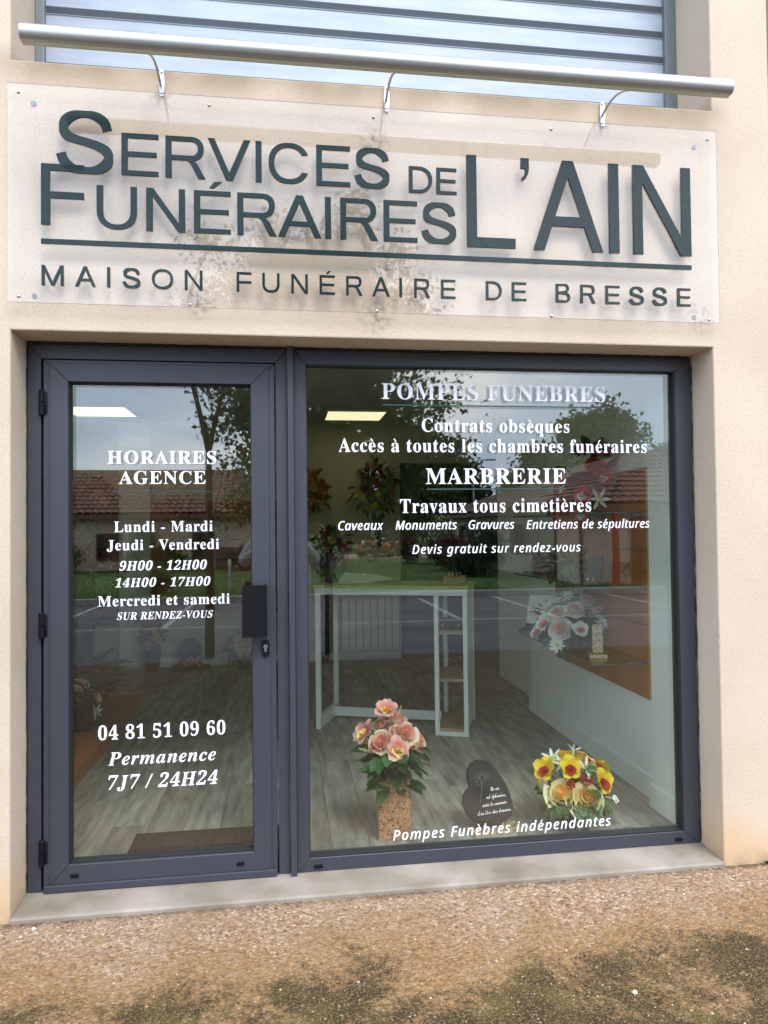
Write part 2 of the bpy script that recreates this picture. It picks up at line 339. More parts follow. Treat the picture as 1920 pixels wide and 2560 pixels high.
mt = dict(
    stucco=stucco(), paving=paving(),
    concrete=M('concrete', (.165, .135, .100), .9, col2=(.305, .268, .225), nscale=3.2, bump=.3, bscale=90, bdist=.003, spec=.2),
    frame=M('anthracite_powder_coat', (.035, .038, .051), .45, col2=(.062, .065, .078), nscale=55, ramp=(.60, .85), bump=.06, bscale=500, bdist=.0005),
    gasket=M('black_rubber', (.012, .012, .014), .6),
    black=M('black_metal', (.004, .004, .005), .5, spec=.2), steel=M('brushed_steel', (.62, .62, .62), .3, 1.0),
    chrome=M('screw_steel', (.45, .45, .46), .3, 1.0),
    alu=M('satin_aluminium', (.40, .39, .385), .36, .7, bump=.03, bscale=300, bdist=.0005),
    shutter=M('galvanised_shutter', (.27, .308, .37), .5, .1, col2=(.33, .37, .44), nscale=3, nstretch=(1, 1, 6), bump=.05, bscale=200, bdist=.0008),
    rail=M('grey_rail', (.15, .17, .185), .5, .2), groove_shade=M('shutter_groove_shade', (.125, .138, .162), .6),
    vinyl=M('white_vinyl', (.84, .83, .89), .55), teal=M('green_vinyl', (.012, .055, .05), .5),
    letter=M('dark_green_acrylic', (.013, .025, .027), .16, col2=(.016, .030, .032), nscale=30, spec=.22),
    glass=glass_mat('glass_front', 1.76, (.96, .982, .965)), glass_in=clear_mat('glass_body', (.985, .995, .985)),
    plexi=glass_mat('plexi_front', 1.68, (.985, .985, .985), haze=.03), plexi_in=clear_mat('plexi_body', (.985, .985, .985)),
    plexi_edge=M('plexi_edge', (.55, .53, .50), .3),
    white=M('white_paint', (.66, .68, .66), .6, col2=(.70, .72, .70), nscale=2), wall_beige=M('beige_paint', (.53, .49, .36), .75, col2=(.57, .53, .40), nscale=1.5),
    wall_white=M('white_wall', (.73, .77, .745), .75, col2=(.77, .81, .785), nscale=1.2, bump=.05, bscale=200, bdist=.001),
    ceil=M('ceiling_paint', (.55, .55, .50), .85), dark=M('dark_interior', (.02, .022, .024), .6),
    orange_wood=M('cherry_veneer', (.30, .095, .03), .38, col2=(.40, .15, .05), nscale=6, nstretch=(1, 6, .5), detail=7),
    edge_wood=M('raw_plywood_edge', (.50, .34, .14), .7),
    plank=M('grey_oak_plank', (.15, .147, .131), .42, col2=(.385, .38, .345), nscale=5, nstretch=(4.5, .7, 1), detail=8, rnd=.24, ramp=(.30, .70), bump=.08, bscale=40, bdist=.001),
    mat=M('brown_coir', (.024, .021, .018), .95, spec=.1, col2=(.042, .037, .032), nscale=120, bump=.6, bscale=300, bdist=.004),
    desk_white=M('white_melamine', (.68, .73, .71), .45), desk_top=M('oak_top', (.42, .32, .13), .45, col2=(.52, .42, .2), nscale=5, nstretch=(.7, 8, 8)),
    shelf_wood=M('oak_shelf', (.26, .19, .115), .5, col2=(.36, .275, .175), nscale=5, nstretch=(1, 8, 8)),
    paper=M('paper', (.62, .66, .55), .8), glass_shelf=glass_mat('shelf_glass', 1.55, (.72, .86, .8)), glass_edge=M('shelf_glass_edge', (.05, .10, .09), .2),
    vase_granite=granite('pink_granite', [(0, (.015, .013, .012)), (.13, (.45, .19, .09)), (.42, (.55, .26, .13)), (.66, (.38, .17, .085)), (.8, (.30, .25, .21)), (.92, (.05, .04, .035))], 170),
    slate=M('dark_slate', (.018, .0175, .018), .65, spec=.25, col2=(.030, .029, .030), nscale=9, bump=.1, bscale=120, bdist=.001),
    sandstone=granite('beige_granite', [(0, (.30, .22, .14)), (.3, (.40, .30, .20)), (.65, (.46, .37, .27)), (.88, (.22, .15, .10))], 110),
    grey_granite=granite('grey_granite', [(0, (.08, .08, .08)), (.3, (.30, .30, .30)), (.6, (.42, .42, .42)), (.85, (.2, .2, .2))], 120),
    brass=M('brass', (.70, .48, .16), .3, 1.0), pot=M('brown_plastic_pot', (.035, .026, .018), .55), pot_black=M('black_plastic_pot', (.012, .012, .012), .45),
    leaf=M('silk_leaf', (.018, .075, .02), .5, col2=(.045, .14, .04), nscale=3, rnd=.25, trans=.15),
    leaf_dark=M('dark_silk_leaf', (.012, .035, .014), .5, col2=(.03, .065, .022), nscale=3, rnd=.25, trans=.1),
    stem=M('green_stem', (.03, .07, .02), .6),
    asphalt=M('asphalt', (.070, .068, .066), .9, col2=(.115, .110, .104), nscale=1.3, bump=.4, bscale=160, bdist=.004),
    line=M('road_paint', (.40, .40, .39), .7, col2=(.22, .22, .21), nscale=9),
    kerb=M('kerb_stone', (.26, .25, .23), .9, col2=(.36, .35, .32), nscale=4, bump=.3, bscale=80),
    lawn=M('lawn', (.045, .10, .012), .95, col2=(.085, .155, .025), nscale=3.5, bump=.8, bscale=90, bdist=.03),
    grass=M('grass_blades', (.05, .12, .012), .8, col2=(.10, .19, .03), nscale=2, trans=.3),
    foliage=M('tree_leaves', (.065, .095, .020), .6, col2=(.135, .172, .040), nscale=1.6, trans=.35),
    foliage2=M('light_tree_leaves', (.055, .10, .018), .6, col2=(.12, .18, .04), nscale=1.2, trans=.35),
    foliage_dark=M('dark_evergreen_leaves', (.012, .034, .010), .65, col2=(.03, .062, .016), nscale=2, trans=.2),
    foliage_red=M('purple_leaves', (.075, .012, .018), .6, col2=(.14, .028, .03), nscale=2, trans=.25),
    blossom=M('white_blossom', (.60, .62, .50), .7), bark=M('bark', (.075, .058, .042), .9, col2=(.13, .105, .08), nscale=9, nstretch=(1, 1, .25), bump=.6, bscale=40, bdist=.01),
    hrender=M('house_render', (.50, .39, .27), .9, col2=(.56, .45, .33), nscale=1), hrender2=M('pale_house_render', (.55, .48, .38), .9, col2=(.6, .53, .43), nscale=1),
    tile=M('clay_tile', (.13, .055, .032), .8, col2=(.23, .115, .07), nscale=5, detail=7), tile_b=M('brown_tile', (.105, .045, .034), .8, col2=(.18, .085, .062), nscale=4, detail=7),
    hwin=M('house_window', (.02, .022, .026), .1), shutterwood=M('brown_shutters', (.11, .05, .03), .6), fascia=M('fascia', (.14, .08, .05), .7),
    red_paint=M('red_paint', (.42, .025, .018), .5), gravel=M('drive_gravel', (.38, .27, .2), .95, col2=(.45, .33, .26), nscale=20),
    car_paint=M('orange_car_paint', (.62, .17, .015), .25, coat=1.0), car_glass=M('car_glass', (.02, .025, .03), .06), tyre=M('tyre', (.012, .012, .012), .8),
    headlight=M('headlight_lens', (.75, .78, .8), .1), carblack=M('car_black_trim', (.015, .015, .016), .35),
    hoodie=M('grey_hoodie', (.42, .43, .46), .9, col2=(.50, .51, .54), nscale=12), trousers=M('dark_jeans', (.035, .04, .06), .9), skin=M('skin', (.50, .29, .2), .55),
    hair=M('dark_hair', (.02, .014, .010), .6), phone=M('phone_black', (.01, .01, .012), .2), shoe=M('dark_shoe', (.02, .02, .02), .6),
    zinc=M('galvanised_post', (.38, .39, .40), .45, .6), sign_blue=M('sign_blue', (.02, .07, .35), .4), tag_white=M('white_tag', (.68, .68, .66), .6),
    lamp_on=emit_mat('led_panel_light', (1.0, .90, .56), .38),
    brown_roof_wood=M('neighbour_cladding', (.20, .10, .05), .8),
)

# ------------------------------------------------------------------ large structure: ground
def sheet(name, x0, x1, y0, y1, z, mat, label=None, thick=.0):
    mb = MB()
    if thick: mb.box(x0, x1, y0, y1, z - thick, z)
    else: mb.quad((x0, y0, z), (x1, y0, z), (x1, y1, z), (x0, y1, z))
    return mb.build(name, mat, None, fix=bool(thick))
g = sheet('ground', -300, 300, -400, 300, -.06, mt['lawn']); tag(g, 'grassy ground stretching to the horizon', None, kind='structure')
pv = sheet('pavement', -12, 14, -5.2, .0, 0., mt['paving'], thick=.05); tag(pv, 'mossy exposed aggregate pavement in front of the shop', kind='structure')
ro = sheet('parking_lot', -40, 40, -12.2, -5.2, -.012, mt['asphalt'], thick=.04); tag(ro, 'grey asphalt parking lot reflected in the shop glass', kind='structure')
def marking(x0, x1, y0, y1):
    m = MB(); m.quad((x0, y0, -.007), (x1, y0, -.007), (x1, y1, -.007), (x0, y1, -.007)); return m.build('bay_marking', mt['line'], ro, fix=False)
marking(-30, 30, -8.31, -8.21)
for bx in (-7.9, -5.3, -2.72, -.84, 3.95, 5.64, 8.2, 10.8): marking(bx - .05, bx + .05, -12.15, -8.32)
# loose grit that stands proud of the washed concrete
rnd = random.Random(21); mb = MB(); V = []; Fc = []; MI = []
for i in range(11000):
    x = rnd.uniform(-.6, 3.6); y = -.012 - 1.25 * rnd.random() ** 1.15; r = rnd.uniform(.002, .0042) if rnd.random() < .93 else rnd.uniform(.0045, .007); o = len(V); a = rnd.random() * 6.28; h = r * rnd.uniform(.5, .9)
    for k in range(5): V.append((x + r * rnd.uniform(.7, 1.2) * math.cos(a + k * 1.257), y + r * rnd.uniform(.7, 1.2) * math.sin(a + k * 1.257), -.0005))
    V.append((x + r * rnd.uniform(-.3, .3), y + r * rnd.uniform(-.3, .3), h)); q = rnd.choice((0, 0, 1, 1, 2, 3))
    for k in range(5): Fc.append((o + k, o + (k + 1) % 5, o + 5)); MI.append(q)
mb.v, mb.f, mb.mi = V, Fc, MI
grits = [M('grit_tan', (.25, .15, .085), .8), M('grit_brown', (.14, .08, .045), .8), M('grit_pale', (.36, .28, .21), .8), M('grit_dark', (.06, .045, .035), .8)]
tag(mb.build('gravel', grits, None, True, fix=False), 'fine loose grit scattered over the pavement', None, kind='stuff')
kb = tag(thing('kerb', None, None), None, None, kind='structure')
for i in range(40):
    m = MB(); m.box(-20 + i * 1.0 + .006, -19 + i * 1.0 - .006, -12.36, -12.2, -.05, .12, .012); m.build('kerb_stone', mt['kerb'], kb)
lw = sheet('lawn', -40, 40, -60, -12.36, .09, mt['lawn'], thick=.12); tag(lw, 'green lawn across the parking lot', kind='structure')
dr = sheet('driveway', 3.2, 9.0, -36.5, -31.0, .095, mt['gravel']); tag(dr, 'pale gravel driveway', kind='structure')

# ------------------------------------------------------------------ lettering helpers
def arc(cx, cy, rx, ry, a0, a1, n=14, p=2.25):
    o = []
    for i in range(n + 1):
        t = R_(a0 + (a1 - a0) * i / n); c, q = math.cos(t), math.sin(t)
        o.append((cx + rx * math.copysign(abs(c) ** (2 / p), c), cy + ry * math.copysign(abs(q) ** (2 / p), q)))
    return o
def cap_glyph(ch, w, a, b):
    """wide grotesque capital on a unit-high body: list of contours (outer first, then holes)"""
    if ch == 'E': return [[(0, 0), (0, 1), (w, 1), (w, 1 - b), (a, 1 - b), (a, .565), (w * .95, .565), (w * .95, .565 - b), (a, .565 - b), (a, b), (w, b), (w, 0)]]
    if ch == 'É': return cap_glyph('E', w, a, b) + [[(w * .42, 1.07), (w * .56, 1.22), (w * .76, 1.22), (w * .54, 1.07)]]
    if ch == 'F': return [[(0, 0), (0, 1), (w, 1), (w, 1 - b), (a, 1 - b), (a, .545), (w * .99, .545), (w * .99, .545 - b), (a, .545 - b), (a, 0)]]
    if ch == 'L': return [[(0, 0), (0, 1), (a, 1), (a, b), (w, b), (w, 0)]]
    if ch == 'I': return [[(0, 0), (0, 1), (w, 1), (w, 0)]]
    if ch == '’': return [[(0, 1), (w, 1), (w, .88), (w * .9, .83), (w * .6, .775), (w * .1, .745), (w * .1, .785), (w * .4, .81), (w * .5, .85), (w * .5, .885), (0, .885)]]
    k = a * 1.12
    if ch == 'N': q = a / (w - k); return [[(0, 0), (0, 1), (k, 1), (w - a, q), (w - a, 1), (w, 1), (w, 0), (w - k, 0), (a, 1 - q), (a, 0)]]
    if ch == 'M':
        h = w / 2 - a / 2; yl = 1 - a / h; yv = 1 - (w / 2 - k) / h
        return [[(0, 0), (0, 1), (k, 1), (w / 2, yv), (w - k, 1), (w, 1), (w, 0), (w - a, 0), (w - a, yl), (w / 2 + a / 2, 0), (w / 2 - a / 2, 0), (a, yl), (a, 0)]]
    if ch == 'V': yv = 1 - (w / 2 - k) / (w / 2 - k / 2); return [[(0, 1), (k, 1), (w / 2, yv), (w - k, 1), (w, 1), (w / 2 + k / 2, 0), (w / 2 - k / 2, 0)]]
    if ch == 'A':
        e = w / 2 - k / 2; c0 = .27; c1 = c0 + b
        return [[(0, 0), (w / 2 - k / 2, 1), (w / 2 + k / 2, 1), (w, 0), (w - k, 0), (w - k - e * c0, c0), (k + e * c0, c0), (k, 0)], [(k + e * c1, c1), (w - k - e * c1, c1), (w / 2, (w / 2 - k) / e)]]
    if ch == 'U': return [[(0, 1), (a, 1)] + arc(w / 2, .42, w / 2 - a, .42 - b, 180, 360) + [(w - a, 1), (w, 1)] + arc(w / 2, .42, w / 2, .42, 0, -180)]
    if ch == 'O': return [arc(w / 2, .5, w / 2, .5, 0, 352, 44), arc(w / 2, .5, w / 2 - a, .5 - b, 0, 352, 44)]
    if ch == 'C':
        return [arc(w / 2, .5, w / 2, .5, 24, 336, 40) + arc(w / 2, .5, w / 2 - a, .5 - b, 329, 31, 40)]
    if ch == 'D': r = w * .60; return [[(0, 0), (0, 1)] + arc(w - r, .5, r, .5, 90, -90, 24), [(a, b), (a, 1 - b)] + arc(w - r, .5, r - a, .5 - b, 90, -90, 24)]
    if ch == 'R':
        m = .43; rx = w * .33; xs = w * .96 - rx; ry = (1 - m) / 2
        return [[(0, 0), (0, 1)] + arc(xs, m + ry, rx, ry, 90, -78, 18) + [(w * .80, m * .80), (w, 0), (w - a * 1.2, 0), (w * .62, m * .84), (w * .54, m), (a, m), (a, 0)], [(a, m + b), (a, 1 - b)] + arc(xs, m + ry, rx - a, ry - b, 90, -90, 16)]
    if ch == 'B':
        m = .53; r1, r2 = w * .30, w * .33; x1, x2 = w * .93 - r1, w - r2
        return [[(0, 0), (0, 1)] + arc(x1, (1 + m) / 2, r1, (1 - m) / 2, 90, -60, 14) + arc(x2, m / 2, r2, m / 2, 62, -90, 14), [(a, m + b * .4), (a, 1 - b)] + arc(x1, (1 + m) / 2, r1 - a, (1 - m) / 2 - b * .8, 90, -90, 12), [(a, b), (a, m - b * .55)] + arc(x2, m / 2, r2 - a, m / 2 - b * .9, 90, -90, 12)]
    if ch == 'S':
        P = [(.95, .72), (.885, .87), (.70, .975), (.48, 1), (.26, .97), (.10, .87), (.055, .735), (.12, .615), (.30, .55), (.52, .505), (.75, .445), (.92, .36), (.98, .245), (.92, .115), (.74, .02), (.49, 0), (.24, .03), (.07, .14), (.0, .29)]
        C = []
        for i in range(len(P) - 1):
            p0, p1, p2, p3 = [Vector(P[min(max(j, 0), len(P) - 1)]) for j in (i - 1, i, i + 1, i + 2)]
            for q in range(4):
                t = q / 4; C.append(.5 * ((2 * p1) + (p2 - p0) * t + (2 * p0 - 5 * p1 + 4 * p2 - p3) * t * t + (3 * p1 - p0 - 3 * p2 + p3) * t ** 3))
        C.append(Vector(P[-1])); C = [Vector((a / 2 + p.x * (w - a), b / 2 + p.y * (1 - b))) for p in C]; l, r = [], []
        for i, p in enumerate(C):
            d = (C[min(i + 1, len(C) - 1)] - C[max(i - 1, 0)]).normalized(); n_ = Vector((-d.y, d.x)); h = (abs(d.y) * a + abs(d.x) * b) / 2
            l.append(p + n_ * h); r.append(p - n_ * h)
        return [[tuple(p) for p in l] + [tuple(p) for p in reversed(r)]]
def curve_mesh(name, contours, extrude, offset=0., mat=None, shear=0., bevel=0.):
    cu = bpy.data.curves.new(name, 'CURVE'); cu.dimensions = '2D'; cu.fill_mode = 'BOTH'; cu.extrude = extrude; cu.offset = offset
    if bevel: cu.bevel_depth = bevel
    for c in contours:
        s = cu.splines.new('POLY'); s.points.add(len(c) - 1); s.use_cyclic_u = True
        for q, (x, y) in zip(s.points, c): q.co = (x + shear * y, y, 0, 1)
    return _to_mesh(cu, name, mat)
def _to_mesh(cu, name, mat):
    o = bpy.data.objects.new('tmp', cu); COL.objects.link(o)
    dg = bpy.context.evaluated_depsgraph_get()
    me = bpy.data.meshes.new_from_object(o.evaluated_get(dg)); me.name = name
    bpy.data.objects.remove(o); bpy.data.curves.remove(cu)
    me.materials.clear()
    if mat: me.materials.append(mat)
    return me
ROT = (math.pi / 2, 0, 0)
def raised_letter(ch, x0, x1, z0, cap, stem, bar, y, depth, mat, parent):
    con = cap_glyph(ch, (x1 - x0) / cap, stem, bar)
    me = curve_mesh('letter', [[(px * cap, pz * cap) for px, pz in c] for c in con], depth / 2, mat=mat)
    return link('letter', me, parent, (x0, y, z0), ROT)
ALPH = {'b': (0x1D400, 0x1D41A, 0x1D7CE), 'bi': (0x1D468, 0x1D482, 0x1D7CE), 'bs': (0x1D4D0, 0x1D4EA, 0), 'si': (0x1D608, 0x1D622, 0)}
def conv(s, kind):
    A = ALPH[kind]; o = ''; acc = []
    for ch in s:
        d = unicodedata.normalize('NFD', ch); b = d[0]
        if len(d) > 1: acc.append((len(o), d[1], b.isupper()))
        if 'A' <= b <= 'Z': o += chr(A[0] + ord(b) - 65)
        elif 'a' <= b <= 'z': o += chr(A[1] + ord(b) - 97)
        elif b.isdigit() and A[2]: o += chr(A[2] + ord(b) - 48)
        else: o += b
    return o, acc
def _txt(body, extrude=0., shear=0., spacing=1., off=0.):
    cu = bpy.data.curves.new('t', 'FONT'); cu.body = body; cu.size = 1; cu.extrude = extrude; cu.shear = shear; cu.resolution_u = 3
    cu.space_character = spacing; cu.offset = off
    return _to_mesh(cu, 'lettering', None)
def _bx(me): xs = [v.co.x for v in me.vertices]; return (min(xs), max(xs)) if xs else (0, 0)
def _hy(me): ys = [v.co.y for v in me.vertices]; return max(ys)
_h = _txt(conv('H', 'b')[0]); SERIF_CAP = _hy(_h)
def serif_line(text, kind, x0, x1, z0, cap, y, mat, parent, shear=0., spacing=1.09, name='lettering', th=.0004, off=0., bold=0.):
    body, acc = conv(text, kind); me = _txt(body, .5, shear, spacing, off); mn, mxx = _bx(me)
    bm = bmesh.new(); bm.from_mesh(me)
    for v in bm.verts: v.co.z = th if v.co.z > 0 else -th
    for i, a, up in acc:
        w0, w1 = _bx(_txt(body[i])); full = _bx(_txt(body[:i + 1], 0, 0, spacing)); cx = full[1] - (w1 - w0) / 2
        zb = .715 if up else (.60 if kind == 'si' else .515); cx += .05 if kind == 'si' else 0; dx = {'\u0300': -1, '\u0301': 1, '\u0302': 0}[a]
        polys = [[(-.07, 0), (-.025, 0), (.12, .16), (.02, .16)]] if dx else [[(-.11, 0), (-.06, 0), (0, .085), (.0, .15), (-.03, .15)], [(.11, 0), (.06, 0), (0, .085), (0, .15), (.03, .15)]]
        for P in polys:
            vs = [bm.verts.new((cx + (px * dx if dx else px) + shear * (zb + py_), zb + py_, th)) for px, py_ in P]
            bm.faces.new(vs if dx >= 0 else vs[::-1])
    if bold:      # heavier cut: three layers of film side by side
        g0 = bm.verts[:] + bm.edges[:] + bm.faces[:]
        for dx, dy, dz in ((bold, 0, .0003), (-bold, 0, .0006), (0, bold * .7, .0009)):
            r = bmesh.ops.duplicate(bm, geom=g0)
            for q in r['geom']:
                if isinstance(q, bmesh.types.BMVert): q.co += Vector((dx, dy, dz))
    bm.to_mesh(me); bm.free()
    mn2, mx2 = _bx(me); sx = (x1 - x0) / (mx2 - mn2); s = cap / SERIF_CAP
    me.transform(Matrix.Diagonal((sx, s, 1, 1)) @ Matrix.Translation((-mn2, 0, 0))); me.materials.append(mat)
    return link(name, me, parent, (x0, y, z0), ROT)

# ------------------------------------------------------------------ the shop building
bd = thing('shop_building', 'cream rendered shop building with recessed glass front', 'building')
def grid_wall():
    bm = bmesh.new(); V = {}
    def v(x, y, z):
        k = (round(x, 4), round(y, 4), round(z, 4))
        if k not in V: V[k] = bm.verts.new(k)
        return V[k]
    xs = [-6, 0, 3.0, 3.017, 3.304]; zs = [-.08, 2.326, 3.414, 4.9, 6.2]
    for i in range(4):
        for j in range(4):
            if j == 0 and i == 1: continue
            if j == 2 and i in (1, 2): continue
            bm.faces.new([v(xs[i], 0, zs[j]), v(xs[i + 1], 0, zs[j]), v(xs[i + 1], 0, zs[j + 1]), v(xs[i], 0, zs[j + 1])])
    def rev(a, b, d): bm.faces.new([v(a[0], 0, a[1]), v(b[0], 0, b[1]), v(b[0], d, b[1]), v(a[0], d, a[1])])
    D = .27
    rev((0, -.08), (0, 2.326), D); rev((3.0, 2.326), (3.0, -.08), D); rev((0, 2.326), (3.0, 2.326), D)
    D = .42
    rev((0, 3.414), (0, 4.9), D); rev((3.017, 4.9), (3.017, 3.414), D); rev((0, 4.9), (3.0, 4.9), D); rev((3.0, 4.9), (3.017, 4.9), D); rev((3.0, 3.414), (0, 3.414), D); rev((3.017, 3.414), (3.0, 3.414), D)
    D = 7.2
    rev((3.304, -.08), (3.304, 2.326), D); rev((3.304, 2.326), (3.304, 3.414), D); rev((3.304, 3.414), (3.304, 4.9), D); rev((3.304, 4.9), (3.304, 6.2), D)
    bmesh.ops.recalc_face_normals(bm, faces=bm.faces[:])
    # make normals face the street
    f0 = min(bm.faces, key=lambda f: f.calc_center_median().x)
    if f0.normal.y > 0: bmesh.ops.reverse_faces(bm, faces=bm.faces[:])
    ed = [e for e in bm.edges if len(e.link_faces) == 2 and e.calc_face_angle(0) > .5 and all(abs(q.co.y) < 1e-4 for q in e.verts)]
    bmesh.ops.bevel(bm, geom=ed, offset=.006, segments=2, profile=.5, affect='EDGES')
    me = bpy.data.meshes.new('facade_wall'); bm.to_mesh(me); bm.free(); me.materials.append(mt['stucco']); return link('facade_wall', me, bd)
grid_wall()
m = MB(); m.box(-6, 3.3, .3, 7.2, 6.0, 6.2); m.build('roof_slab', mt['concrete'], bd)
m = MB(); m.box(-6, 3.3, 7.0, 7.2, -.05, 6.0); m.build('rear_wall', mt['concrete'], bd)
m = MB(); m.box(-6, -5.8, .05, 7.0, -.05, 6.0); m.build('side_wall', mt['concrete'], bd)
m = MB()
for a in ((0.002, 2.998),):
    x0, x1 = a
    prof = [(-.008, -.03), (-.008, .012), (.0, .020), (.172, .030), (.30, .030), (.30, -.03)]
    vs = [(x, y, z) for x in (x0, x1) for y, z in prof]; n = len(prof)
    m.add(vs, [tuple(range(n)), tuple(range(2 * n - 1, n - 1, -1))] + [(i, (i + 1) % n, n + (i + 1) % n, n + i) for i in range(n)])
th = m.build('threshold', mt['concrete'], bd)
rnd = random.Random(12); m = MB()
for x_a, x_b, kk in ((.004, 1.09, 0), (1.11, 2.996, 1)):
    pts = []; x = x_a
    while x < x_b: pts.append((x, .172 + rnd.uniform(-.002, .001), 2.3215 + rnd.uniform(-.003, .003))); x += rnd.uniform(.012, .04)
    m.tube(pts, [rnd.uniform(.003, .0065) for _ in pts], 6)
for xx in (.0045, 2.9945):
    pts = [(xx + rnd.uniform(-.0015, .0015), .172, .04 + i * .03) for i in range(76)]; m.tube(pts, [rnd.uniform(.001, .003) for _ in pts], 6)
m.build('sealant', mt['gasket'], bd)
nb = MB(); nb.box(3.31, 9, .5, 7, -.05, 5.5); tag(nb.build('neighbouring_building', mt['brown_roof_wood']), 'brown wall of the next building past the right edge', 'building')

# roller shutter in the upper opening
rs = thing('roller_shutter', 'pale grey horizontal slat metal shutter above the sign', 'shutter', (0, 0, 0))
z = 3.695 - .127 * 2
while z < 4.9:
    m = MB(); P = [(.345, .0), (.326, .004), (.3065, .036), (.3045, .038), (.3035, .124), (.300, .1255), (.3005, .1275), (.345, .1275)]
    vs = [(x, y, z + q) for x in (.036, 2.962) for y, q in P]; n = len(P)
    m.add(vs, [tuple(range(n)), tuple(range(2 * n - 1, n - 1, -1))] + [(i, (i + 1) % n, n + (i + 1) % n, n + i) for i in range(n)])
    m.mi[2] = 1; m.mi[3] = 1  # recessed faces get a darker grey, their shade put into the colour
    m.build('slat', [mt['shutter'], mt['groove_shade']], rs); z += .127
for a, b in ((.001, .040), (2.958, 3.016)):
    m = MB(); m.box(a, b, .278, .345, 3.416, 4.898, .003); m.build('guide_rail', mt['rail'], rs)
m = MB(); m.box(0.0, 3.016, .38, .40, 3.416, 4.9); m.build('backing', mt['dark'], rs)

# tubular sign light on three curved brackets
lb = thing('sign_light_bar', 'long satin aluminium light bar on curved brackets over the sign', 'light bar', (1.52, -.325, 3.30))
def bar():
    m = MB(); prof = [(-.325 + .034 * math.cos(a), 3.305 + .034 * math.sin(a)) for a in [R_(-64 + 308 * i / 22) for i in range(23)]]
    n = len(prof); rows = []
    for x, inset in ((.150, .004), (.153, 0), (2.889, 0), (2.892, .004)):
        cy, cz = -.325, 3.303
        rows.append([(x, cy + (y - cy) * (1 - inset / .034), cz + (q - cz) * (1 - inset / .034)) for y, q in prof])
    vs = [p for r in rows for p in r]; fs = [(i * n + k, i * n + (k + 1) % n, (i + 1) * n + (k + 1) % n, (i + 1) * n + k) for i in range(3) for k in range(n)]
    fs += [tuple(range(n)), tuple(range(4 * n - 1, 3 * n - 1, -1))]; m.add(vs, fs)
    return m
def rel(mb, o):
    off = o.location; mb.v = [(a - off.x, b - off.y, c - off.z) for a, b, c in mb.v]; return mb
smooth_by_angle(rel(bar(), lb).build('tube', mt['alu'], lb), 35)
m = MB(); m.box(.2, 2.84, -.335, -.315, 3.2725, 3.2742); rel(m, lb).build('diffuser', mt['paper'], lb)
for bx in (.586, 1.517, 2.488):
    m = MB(); pts = []
    for i in range(17):
        a = i / 16; w = .0125 * math.sin(math.pi * (.12 + .76 * a)) ** .7; pts.append((bx + w, 3.302 + .112 * a))
    pts = pts + [(2 * bx - x, q) for x, q in reversed(pts)]
    m.prism(pts, -.010, -.001); pl = rel(m, lb).build('bracket_plate', mt['alu'], lb)
    for q in (3.316, 3.402):
        m = MB(); m.tube([(bx, -.0105, q), (bx, -.0145, q)], .0055, 8); rel(m, lb).build('screw', mt['chrome'], pl).matrix_parent_inverse.identity()
    m = MB(); arm = []
    for i in range(11):
        a = i / 10; arm.append((bx - .004, -.012 - .305 * a ** 1.15, 3.345 + .045 * math.sin(math.pi * a) - .07 * a))
    vs = []; fs = []
    for i, (x, y, q) in enumerate(arm):
        for dx, dz in ((-.0045, -.0022), (.0045, -.0022), (.0045, .0022), (-.0045, .0022)): vs.append((x + dx, y, q + dz))
    for i in range(10):
        for k in range(4): fs.append((i * 4 + k, i * 4 + (k + 1) % 4, (i + 1) * 4 + (k + 1) % 4, (i + 1) * 4 + k))
    fs += [(0, 1, 2, 3), (43, 42, 41, 40)]; m.add(vs, fs); rel(m, lb).build('arm', mt['alu'], lb)

# acrylic sign with raised letters
sg = thing('shop_sign', 'clear acrylic sign panel with dark green raised letters above the shopfront', 'sign')
m = MB(); x0, x1, z0, z1, ya, yb = -.001, 3.015, 2.427, 3.300, -.036, -.030
m.quad((x0, ya, z0), (x1, ya, z0), (x1, ya, z1), (x0, ya, z1), 0); m.quad((x0, yb, z0), (x0, yb, z1), (x1, yb, z1), (x1, yb, z0), 1)
for a, b in (((x0, z0), (x1, z0)), ((x1, z0), (x1, z1)), ((x1, z1), (x0, z1)), ((x0, z1), (x0, z0))):
    m.quad((a[0], ya, a[1]), (a[0], yb, a[1]), (b[0], yb, b[1]), (b[0], ya, b[1]), 2)
m.build('panel', [mt['plexi'], mt['plexi_in'], mt['plexi_edge']], sg, fix=False)
LY = -.0405; LT = .008
def SL(row, z0, cap, stem, bar):
    for ch, xa, xb in row: raised_letter(ch, xa, xb, z0, cap, stem, bar, LY, LT, mt['letter'], sg)
SL([('S', .187, .405)], 2.948, .252, .128, .100); SL([('F', .1286, .2919)], 2.736, .244, .135, .108)
SL([('E', .434, .578), ('R', .605, .763), ('V', .772, .944), ('I', .964, .989), ('C', 1.0166, 1.185), ('E', 1.2125, 1.3545), ('S', 1.373, 1.522)], 2.951, .170, .142, .112)
SL([('U', .3385, .4934), ('N', .5293, .6815), ('É', .7162, .8627), ('R', .8887, 1.048), ('A', 1.0527, 1.2316), ('I', 1.247, 1.272), ('R', 1.3106, 1.4683), ('E', 1.4929, 1.6372), ('S', 1.6562, 1.8067)], 2.7285, .175, .142, .110)
SL([('D', 1.6027, 1.7035), ('E', 1.7216, 1.8093)], 2.9415, .1125, .145, .115)
SL([('L', 1.8531, 2.0664), ('A', 2.1475, 2.4646), ('I', 2.4947, 2.5399), ('N', 2.607, 2.8792), ('’', 2.0944, 2.1308)], 2.7205, .397, .110, .108)
